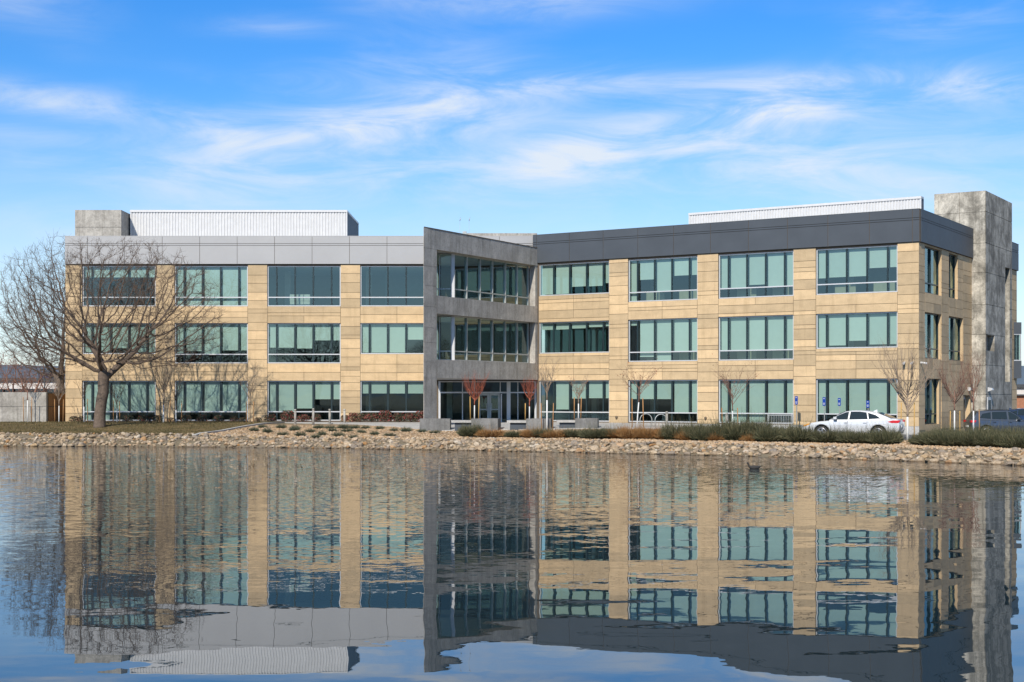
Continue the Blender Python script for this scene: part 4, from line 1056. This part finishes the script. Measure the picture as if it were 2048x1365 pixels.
for x,y0,y1,w,Y,l in((1592.5,793,809.5,4.5,87.0,'leftmost, before the stone pillar'),(1648,795,812,5,85.8,'second from the left before a window'),(1678.5,796.5,812,4,86,'third from the left, above the white car'),(1735.5,801.5,816,4,83.6,'rightmost, above the roof of the white car')):
    b=gx(x,Y); z1=HC+(HY-y0)*Y/FPX-b.z; z0=HC+(HY-y1)*Y/FPX-b.z; e=empty('parking_sign',b,rad(-56),'narrow blue sign on a grey post, '+l,'sign','blue parking signs before the right wing')
    m=MB(); m.box(-.025,.025,.02,.055,-.1,z1-.02); child(m,'post',M['galv'],e)
    m=MB(); hw=.115; m.box(-hw,hw,-.002,.012,z0,z1); pnl=child(m,'sign_panel',M['sign_blue'],e)
    m=MB(); m.box(-hw*.5,hw*.5,-.006,-.003,z1-.1,z1-.07); m.box(-hw*.65,hw*.65,-.006,-.003,z0+.14,z0+.17); m.box(-hw*.5,hw*.5,-.006,-.003,z0+.07,z0+.1); child(m,'lettering',M['sign_white'],pnl)
# planters with benches
def planter(x0,x1,Y,ztop,bench,lab,rz=-.12,dep=1.4):
    a=(x0-CX)*Y/FPX; b=(x1-CX)*Y/FPX; w=b-a; zg=1.12; h=ztop-zg; e=empty('planter',((a+b)/2,Y,zg),rz,lab,'planter','concrete planters before the entrance')
    m=MB(); t=.15; m.box(-w/2,w/2,0,t,-.3,h); m.box(-w/2,w/2,dep-t,dep,-.3,h); m.box(-w/2,-w/2+t,t,dep-t,-.3,h); m.box(w/2-t,w/2,t,dep-t,-.3,h)
    child(m,'walls',M['conc_shaded'],e); m=MB(); m.box(-w/2+t,w/2-t,t,dep-t,-.2,h-.07); child(m,'soil',M['mulch'],e)
    if bench:
        bw=bench; m=MB(); m.box(-w/2-bw,-w/2-.004,.15,.65,h-.24,h-.10); child(m,'bench_seat',M['pave'],e)
        m=MB(); m.box(-w/2-bw*.85,-w/2-.004,.3,.62,-.3,h-.244); child(m,'bench_base',M['char'],e)
planter(839,900,85.0,1.58,0,'low concrete planter at the foot of the tall concrete pier',-.05,.8)
planter(942,996,83.9,1.60,1.2,'concrete planter with a bench on its left in front of the glass doors')
planter(1052,1101,83.6,1.60,1.15,'concrete planter with a bench right of the glass doors, holding the smaller red sapling')
planter(1150,1195,83.4,1.62,1.1,'rightmost concrete planter with a bench before the first right wing window')
# railing left of the white car
e=empty('railing',gx(1560,84.6),rad(-12),'grey metal picket railing left of the white car by the third window','railing')
m=MB(); w=47*84.6/FPX; m.box(-w/2,w/2,-.02,.02,.97,1.01); m.box(-w/2,w/2,-.015,.015,.15,.18); child(m,'rail',M['galv'],e)
m=MB()
for i in range(1,14): t=-w/2+w*i/14; m.box(t-.008,t+.008,-.008,.008,.181,.969)
child(m,'pickets',M['galv'],e)
for s in(-1,1): m=MB(); m.box(s*w/2-.03,s*w/2+.03,-.03,.03,-.1,1.04); child(m,'post',M['galv'],e)
# lamp post beyond the wall
m=MB(); m.tube([(0,0,0),(0,0,4)],[.07,.045],8); e=empty('lamp_post',gx(89,125),0,'thin dark lamp post beyond the garden wall near the building corner','lamp post'); child(m,'pole',M['mull'],e)
m=MB(); m.box(-.35,.1,-.1,.1,4,4.1); child(m,'lamp_head',M['mull'],e); 
e.location.z=HC+(HY-738)*125/FPX-4.1
m.v
# ------------------------------------------------------------------ cars
def offset_outline(pts,d):
    n=len(pts); out=[]
    for i in range(n):
        a=Vector(pts[i-1]); b=Vector(pts[i]); c=Vector(pts[(i+1)%n]); e1=(b-a); e2=(c-b)
        if e1.length<1e-6 or e2.length<1e-6: out.append(tuple(b)); continue
        n1=Vector((-e1.y,e1.x)).normalized(); n2=Vector((-e2.y,e2.x)).normalized(); v=(n1+n2)
        if v.length<1e-3: v=n1
        v.normalize(); out.append(tuple(b+v*d))
    return out
def loft(mb,outl,W,hwf,round_=.07,mi=0):
    """outl ccw (x,z) outline; hwf(z)->relative half width; closed body between +-W"""
    L_=[(-1,1),(-.985,.55),(-.95,.2),(-.88,0),(0,0),(.88,0),(.95,.2),(.985,.55),(1,1)]; n=len(outl); base=len(mb.v)
    rings=[]
    for v,k in L_:
        o=offset_outline(outl,round_*k)
        rings.append([(x,v*W*hwf(z),z) for x,z in o])
    for rg in rings: mb.v.extend(rg)
    for i in range(len(rings)-1):
        for j in range(n):
            a=base+i*n+j; b=base+i*n+(j+1)%n; mb.f.append((a,a+n,b+n,b)); mb.mi.append(mi); mb.tone.append(.5); mb.sm.append(True)
    for idx,flip in((0,False),(len(rings)-1,True)):
        tri=tessellate_polygon([[Vector((p[0],p[2],0)) for p in rings[idx]]])
        for t in tri:
            p=[rings[idx][q] for q in t]; ar=(p[1][0]-p[0][0])*(p[2][2]-p[0][2])-(p[1][2]-p[0][2])*(p[2][0]-p[0][0])
            t=list(t)
            if (ar>0)==flip: t.reverse()
            mb.f.append(tuple(base+idx*n+q for q in t)); mb.mi.append(mi); mb.tone.append(.5); mb.sm.append(False)
def arch(cx,r,z0,n=9):   # goes from right to left? for ccw bottom edge traversed left->right, arch dips up
    a0=math.asin(max(-1,min(1,(z0-.34)/r)));  return [(cx-r*math.cos(a0+(PI-2*a0)*i/n),.34+r*math.sin(a0+(PI-2*a0)*i/n)) for i in range(n+1)]
def car(name,loc,rz,bodymat,label,kind,cat='car'):
    e=empty(name,loc,rz,label,cat,'cars parked by the building')
    if kind=='sedan':
        wf,wr=-1.40,1.40; R=.36; W=.92
        body=[(-2.38,.26)]+arch(wf,R+.03,.26)+arch(wr,R+.03,.26)+[(2.36,.30),(2.44,.55),(2.43,.86),(2.36,1.03),(2.1,1.055),(1.7,1.03),(.9,.99),(0,.965),(-.95,.945),(-1.5,.90),(-1.95,.82),(-2.28,.70),(-2.42,.54),(-2.43,.38)]
        cab=[(-1.08,.90),(2.02,.95),(2.02,1.06),(1.7,1.20),(1.35,1.33),(.95,1.415),(.5,1.455),(.1,1.455),(-.25,1.40),(-.62,1.22),(-1.05,.965)]
        roofz=1.455; belt=.965
        win=[[(-.93,1.0),(-.10,1.01),(-.06,1.385),(-.22,1.36),(-.55,1.22)],[(-.03,1.01),(.88,1.03),(.80,1.36),(.45,1.40),(.02,1.395)],[(.93,1.035),(1.50,1.07),(1.25,1.23),(.87,1.345)]]
        ws=[(-1.0,.985),(-.60,1.235),(-.28,1.39)]; rw=[(1.98,1.085),(1.68,1.215),(1.34,1.345)]
    else:
        wf,wr=-1.35,1.35; R=.37; W=.92
        body=[(-2.2,.30)]+arch(wf,R+.04,.30)+arch(wr,R+.04,.30)+[(2.2,.33),(2.28,.6),(2.26,.95),(2.18,1.12),(1.6,1.10),(.5,1.06),(-.85,1.02),(-1.45,.97),(-1.95,.87),(-2.2,.72),(-2.27,.5)]
        cab=[(-.98,.96),(2.12,1.0),(2.16,1.14),(2.02,1.36),(1.86,1.58),(1.5,1.645),(.9,1.675),(.2,1.675),(-.2,1.61),(-.6,1.35),(-.95,1.05)]
        roofz=1.675; belt=1.06
        win=[[(-.80,1.11),(.0,1.12),(.0,1.57),(-.16,1.55),(-.5,1.34)],[(.08,1.12),(1.0,1.14),(.98,1.56),(.1,1.58)],[(1.07,1.15),(1.72,1.2),(1.55,1.45),(1.05,1.55)]]
        ws=[(-.90,1.08),(-.58,1.365),(-.22,1.60)]; rw=[(2.10,1.20),(2.0,1.37),(1.88,1.55)]
    bf=lambda z: .93+.07*math.sin(min(1,max(0,(z-.2)/.5))*PI/2) if z<.75 else 1.0-.05*(z-.75)/.3
    hw=lambda z: .955-.26*max(0,(z-belt))/(.5)*(.9 if kind=='sedan' else .8)
    m=MB(); loft(m,body,W,bf,.06); bd=child(m,'body',M[bodymat],e)
    m=MB(); loft(m,cab,W*.97,hw,.05); child(m,'roof_and_pillars',M[bodymat],e)
    for wn_ in win:
        for s in(-1,1):
            m=MB(); p=[(x,s*(W*.97*hw(z)*1.0+.014),z) for x,z in wn_]; q=[(x,s*(W*.97*hw(z)-.004),z) for x,z in wn_]
            if s<0: p=p[::-1]; q=q[::-1]
            n=len(p); m.raw(p+q,[tuple(range(n-1,-1,-1))]+[(i,(i+1)%n,n+(i+1)%n,n+i) for i in range(n)]); child(m,'side_window',M['glass_dark'],e)
    for nm,gl in(('windscreen',ws),('rear_window',rw)):
        m=MB(); sgn=-1 if nm=='windscreen' else 1
        L_=[(x+sgn*.012,z+.012) for x,z in gl]
        for (a,b) in zip(L_[:-1],L_[1:]):
            ya,yb=W*.97*hw(a[1])*.90,W*.97*hw(b[1])*.90
            m.poly([(a[0],-ya,a[1]),(a[0],ya,a[1]),(b[0],yb,b[1]),(b[0],-yb,b[1])])
        child(m,nm,M['glass_dark'],e)
    for cx_ in(wf,wr):
        for s in(-1,1):
            wy=s*(W-.13); w=empty('wheel',(cx_,wy,R-.02)); w.parent=e
            m=MB(); m.tube([(0,-.10,0),(0,-.085,0),(0,.085,0),(0,.10,0)],[R-.05,R-.02,R-.02,R-.05],24); child(m,'tyre',M['black'],w)
            m=MB(); rr_=R*.62; yo=s*.105
            for k in range(5):
                a=2*PI*k/5; c,s2=math.cos(a),math.sin(a); px_,pz=-s2*.05,c*.05
                m.hexa([(px_,yo-.012,pz),(-px_,yo-.012,-pz),(c*rr_-px_*.8,yo-.012,s2*rr_-pz*.8),(c*rr_+px_*.8,yo-.012,s2*rr_+pz*.8),(px_,yo+.012,pz),(-px_,yo+.012,-pz),(c*rr_-px_*.8,yo+.012,s2*rr_-pz*.8),(c*rr_+px_*.8,yo+.012,s2*rr_+pz*.8)])
            ring=[(math.cos(2*PI*k/24)*rr_,yo,math.sin(2*PI*k/24)*rr_) for k in range(25)]; m.tube(ring,[.02]*25,6,caps=False); child(m,'rim',M['rim'],w)
    m=MB(); m.box(-2.0,2.0,-.55,.55,.24,.72); child(m,'underbody',M['black'],e)
    for s in(-1,1):
        # lamps follow the body corners
        if kind=='sedan': tlp=[(1.85,.90),(2.05,.84),(2.36,.84),(2.447,.90),(2.44,.98),(2.1,.975)]; hlp=[(-2.33,.64),(-2.15,.67),(-1.93,.78),(-2.05,.785),(-2.28,.71)]
        else: tlp=[(1.95,1.05),(2.0,.93),(2.29,.92),(2.29,1.05)]; hlp=[(-2.22,.70),(-1.85,.76),(-1.75,.88),(-2.15,.80)]
        for nm,pp,mt in(('tail_light',tlp,'lamp_red'),('headlight',hlp,'lamp_amber' if kind=='sedan' else 'lamp_clear')):
            m=MB(); n=len(pp); p=[(x,s*(W*bf(z)+.006),z) for x,z in pp]; q=[(x,s*(W*bf(z)-.25),z) for x,z in pp]
            m.raw(p+q,[tuple(range(n)),tuple(range(2*n-1,n-1,-1))]+[(i,(i+1)%n,n+(i+1)%n,n+i) for i in range(n)]); child(m,nm,M[mt],e)
        m=MB(); x0=-.82 if kind=='sedan' else -.7; m.hexa([(x0,s*W*.93,belt+.02),(x0+.2,s*W*.93,belt+.02),(x0+.2,s*(W+.16),belt+.05),(x0+.05,s*(W+.16),belt+.05),(x0,s*W*.93,belt+.10),(x0+.2,s*W*.93,belt+.10),(x0+.2,s*(W+.16),belt+.17),(x0+.05,s*(W+.16),belt+.17)]); child(m,'mirror',M[bodymat],e)
        for hx in((-.1,.85) if kind=='sedan' else(0,.95)):
            m=MB(); m.box(hx-.18,hx-.02,min(s*(W+.0),s*(W+.03)),max(s*(W+.0),s*(W+.03)),belt-.13,belt-.10); child(m,'door_handle',M[bodymat],e)
            m=MB(); m.box(hx+.0,hx+.012,min(s*(W-.0),s*(W+.004)),max(s*(W-.0),s*(W+.004)),.36,belt-.05); child(m,'door_seam',M['black'],e)
    m=MB()
    if kind=='sedan': m.raw([(1.0,-.02,1.41),(1.22,-.02,1.37),(1.22,.02,1.37),(1.0,.02,1.41),(1.2,0,1.50)],[(0,1,4),(1,2,4),(2,3,4),(3,0,4)]); child(m,'aerial',M[bodymat],e)
    else:
        for s in(-1,1): m.tube([(-.05,s*.62,1.69),(1.4,s*.62,1.68)],[.015,.015],6)
        child(m,'roof_rails',M['black'],e)
    m=MB(); xb=2.445 if kind=='sedan' else 2.29; m.box(xb-.02,xb+.012,-.26,.26,.62,.74); child(m,'licence_plate',M['whitewash'],e)
    return e
m_,nt_,b_=newmat('dark_car_glass'); b_.inputs['Base Color'].default_value=(.02,.03,.035,1); b_.inputs['Roughness'].default_value=.03; M['glass_dark']=m_
cp=gx(1706,72.4); cp.z=HC-31*72.4/FPX-1.455
car('parked_car',cp,rad(-24),'paint_silver','shiny white saloon car parked behind the broom shrubs before the corner window','sedan')
cp=gx(1998,88.5); cp.z=HC-30*88.5/FPX-1.69; 
car('parked_car',(cp.x+.35,88.5,cp.z),rad(180-3),'paint_grey','blue grey sport utility car with red tail light before the stair tower','suv')
cp=gx(2056,95); cp.z=HC-26*95/FPX-1.5
car('parked_car',(cp.x,95,cp.z),rad(175),'paint_blue','dark blue car mostly cut by the right edge behind the blue grey one','sedan')
# ------------------------------------------------------------------ duck
m=MB(); sp=[(-.30,.10),(-.26,.085),(-.18,.06),(-.05,.05),(.08,.055),(.16,.09),(.19,.15),(.20,.20),(.24,.235),(.28,.235)]
rs=[.008,.035,.075,.095,.085,.055,.036,.034,.040,.018]
m.tube([(x,0,z) for x,z in sp],rs,12); e=empty('duck',P(1507,938,8607/148.)[:2]+(0,),rad(175),'small dark water bird swimming on the pond','duck'); 
b=child(m,'body',M['duckm'],e)
m=MB(); m.tube([(.275,0,.235),(.33,0,.222)],[.014,.004],8); child(m,'bill',M['bill'],e)
# ------------------------------------------------------------------ camera, light, sky
cd=bpy.data.cameras.new('Camera'); cam=bpy.data.objects.new('Camera',cd); COL.objects.link(cam); S.camera=cam
cam.location=(0,0,HC); cam.rotation_euler=(PI/2,0,0); cd.sensor_width=36; cd.lens=FPX/2048*36; cd.shift_y=(HY-682.5)/2048; cd.clip_end=20000; cd.clip_start=.5
AZ=rad(19); EL=rad(38)
sd=Vector((-math.sin(AZ)*math.cos(EL),-math.cos(AZ)*math.cos(EL),math.sin(EL)))
sl=bpy.data.lights.new('Sun','SUN'); sl.energy=5.0; sl.angle=rad(.5); sl.color=(1,.93,.82); so=bpy.data.objects.new('Sun',sl); COL.objects.link(so); so.rotation_euler=sd.to_track_quat('Z','Y').to_euler()
wd=bpy.data.worlds.new('World'); S.world=wd; wd.use_nodes=True; nt=wd.node_tree; bg=nt.nodes['Background']
sky=N(nt,'ShaderNodeTexSky',sky_type='NISHITA'); sky.sun_disc=False; sky.sun_elevation=EL; sky.sun_rotation=PI+AZ; sky.altitude=1200; sky.air_density=1.0; sky.dust_density=.3; sky.ozone_density=2.0
tc=N(nt,'ShaderNodeTexCoord'); dirv=tc.outputs['Generated']
sx3=N(nt,'ShaderNodeSeparateXYZ'); L(nt,dirv,sx3.inputs[0])
az=mathn(nt,'ARCTAN2',sx3.outputs[0],sx3.outputs[1]); el=mathn(nt,'ARCSINE',sx3.outputs[2])
hs=N(nt,'ShaderNodeHueSaturation'); hs.inputs['Saturation'].default_value=1.25; L(nt,sky.outputs[0],hs.inputs['Color'])
tint=mul(nt,hs.outputs[0],ramp(nt,el,[(0,(1.0,1.05,1.1)),(.10,(.88,1.05,1.18)),(.28,(.46,1.0,1.40)),(.55,(1.2,1.12,1.02)),(1,(1.3,1.12,.98))]))
# wispy cloud
cv=N(nt,'ShaderNodeCombineXYZ'); L(nt,az,cv.inputs[0]); L(nt,el,cv.inputs[1])
def wn_noise(scale,st,rot,det,rough,loc=(0,0,0),dist=0):
    mp=N(nt,'ShaderNodeMapping'); mp.inputs['Scale'].default_value=st; mp.inputs['Rotation'].default_value=(0,0,rot); mp.inputs['Location'].default_value=loc; L(nt,cv.outputs[0],mp.inputs[0])
    n=N(nt,'ShaderNodeTexNoise'); n.inputs['Scale'].default_value=scale; n.inputs['Detail'].default_value=det; n.inputs['Roughness'].default_value=rough; n.inputs['Distortion'].default_value=dist; L(nt,mp.outputs[0],n.inputs['Vector']); return n.outputs[0]
n1=wn_noise(9,(1,4.2,1),rad(7),9,.62,(3.1,1.7,0),.7); n2=wn_noise(3.2,(1,3,1),rad(10),3,.5,(1.3,.4,0))
def sstep(v,a,b,lo=0,hi=1):
    r_=N(nt,'ShaderNodeMapRange',interpolation_type='SMOOTHSTEP'); r_.inputs[1].default_value=a; r_.inputs[2].default_value=b; r_.inputs[3].default_value=lo; r_.inputs[4].default_value=hi; L(nt,v,r_.inputs[0]); return r_.outputs[0]
mask=None
def blob(px,py,wx,wy,tilt,amp):
    global mask
    a0=(px-CX)/FPX; e0=(HY-py)/FPX; wx/=FPX; wy/=FPX
    da=mathn(nt,'SUBTRACT',az,a0); de=mathn(nt,'SUBTRACT',el,e0)
    u=mathn(nt,'ADD',mathn(nt,'MULTIPLY',da,math.cos(tilt)/wx),mathn(nt,'MULTIPLY',de,math.sin(tilt)/wx)); v=mathn(nt,'SUBTRACT',mathn(nt,'MULTIPLY',de,math.cos(tilt)/wy),mathn(nt,'MULTIPLY',da,math.sin(tilt)/wy))
    d2=mathn(nt,'ADD',mathn(nt,'MULTIPLY',u,u),mathn(nt,'MULTIPLY',v,v)); g_=mathn(nt,'MULTIPLY',mathn(nt,'EXPONENT',mathn(nt,'MULTIPLY',d2,-.6)),amp*.82)
    mask=g_ if mask is None else mathn(nt,'ADD',mask,g_)
for b in((690,275,240,38,.12,.95),(860,240,170,22,.05,.35),(1050,178,80,18,-.1,.5),(1290,290,300,48,.18,.7),(1130,310,90,35,.3,.45),(1500,185,330,20,-.04,.85),(1500,235,150,22,-.02,.8),(1740,185,110,18,.0,.6),(1930,215,110,24,0,.55),(110,235,170,22,-.08,.9),(60,305,140,14,0,.5),(20,35,120,40,-.2,.6),(550,80,90,16,0,.35),(1080,22,200,26,.03,.5),(440,275,60,22,-.1,.5),(600,360,300,40,.05,.5),(1650,330,420,60,.05,.5),(900,200,90,14,0,.4)): blob(*b)
gen=mathn(nt,'MULTIPLY',sstep(n2,.45,.75),.45)
tot=mathn(nt,'ADD',mask,gen)
wis=sstep(n1,.30,.72); cl=mathn(nt,'MULTIPLY',tot,mathn(nt,'MULTIPLY_ADD',wis,.95,.12))
hz=sstep(el,.02,.21,.74,0)
cl=mathn(nt,'MINIMUM',mathn(nt,'ADD',cl,mathn(nt,'MULTIPLY',hz,mathn(nt,'MULTIPLY_ADD',n1,.6,.45))),.92)
mx=N(nt,'ShaderNodeMix',data_type='RGBA'); L(nt,cl,mx.inputs[0]); L(nt,tint,mx.inputs[6]); mx.inputs[7].default_value=(6.4,6.9,7.5,1)
L(nt,mx.outputs[2],bg.inputs[0]); bg.inputs[1].default_value=.125
S.view_settings.view_transform='Standard'; S.view_settings.look='None'; S.view_settings.exposure=0; S.view_settings.gamma=1
S.cycles.max_bounces=8; S.cycles.transparent_max_bounces=16; S.cycles.diffuse_bounces=3; S.cycles.glossy_bounces=4
S.cycles.caustics_reflective=False; S.cycles.caustics_refractive=False
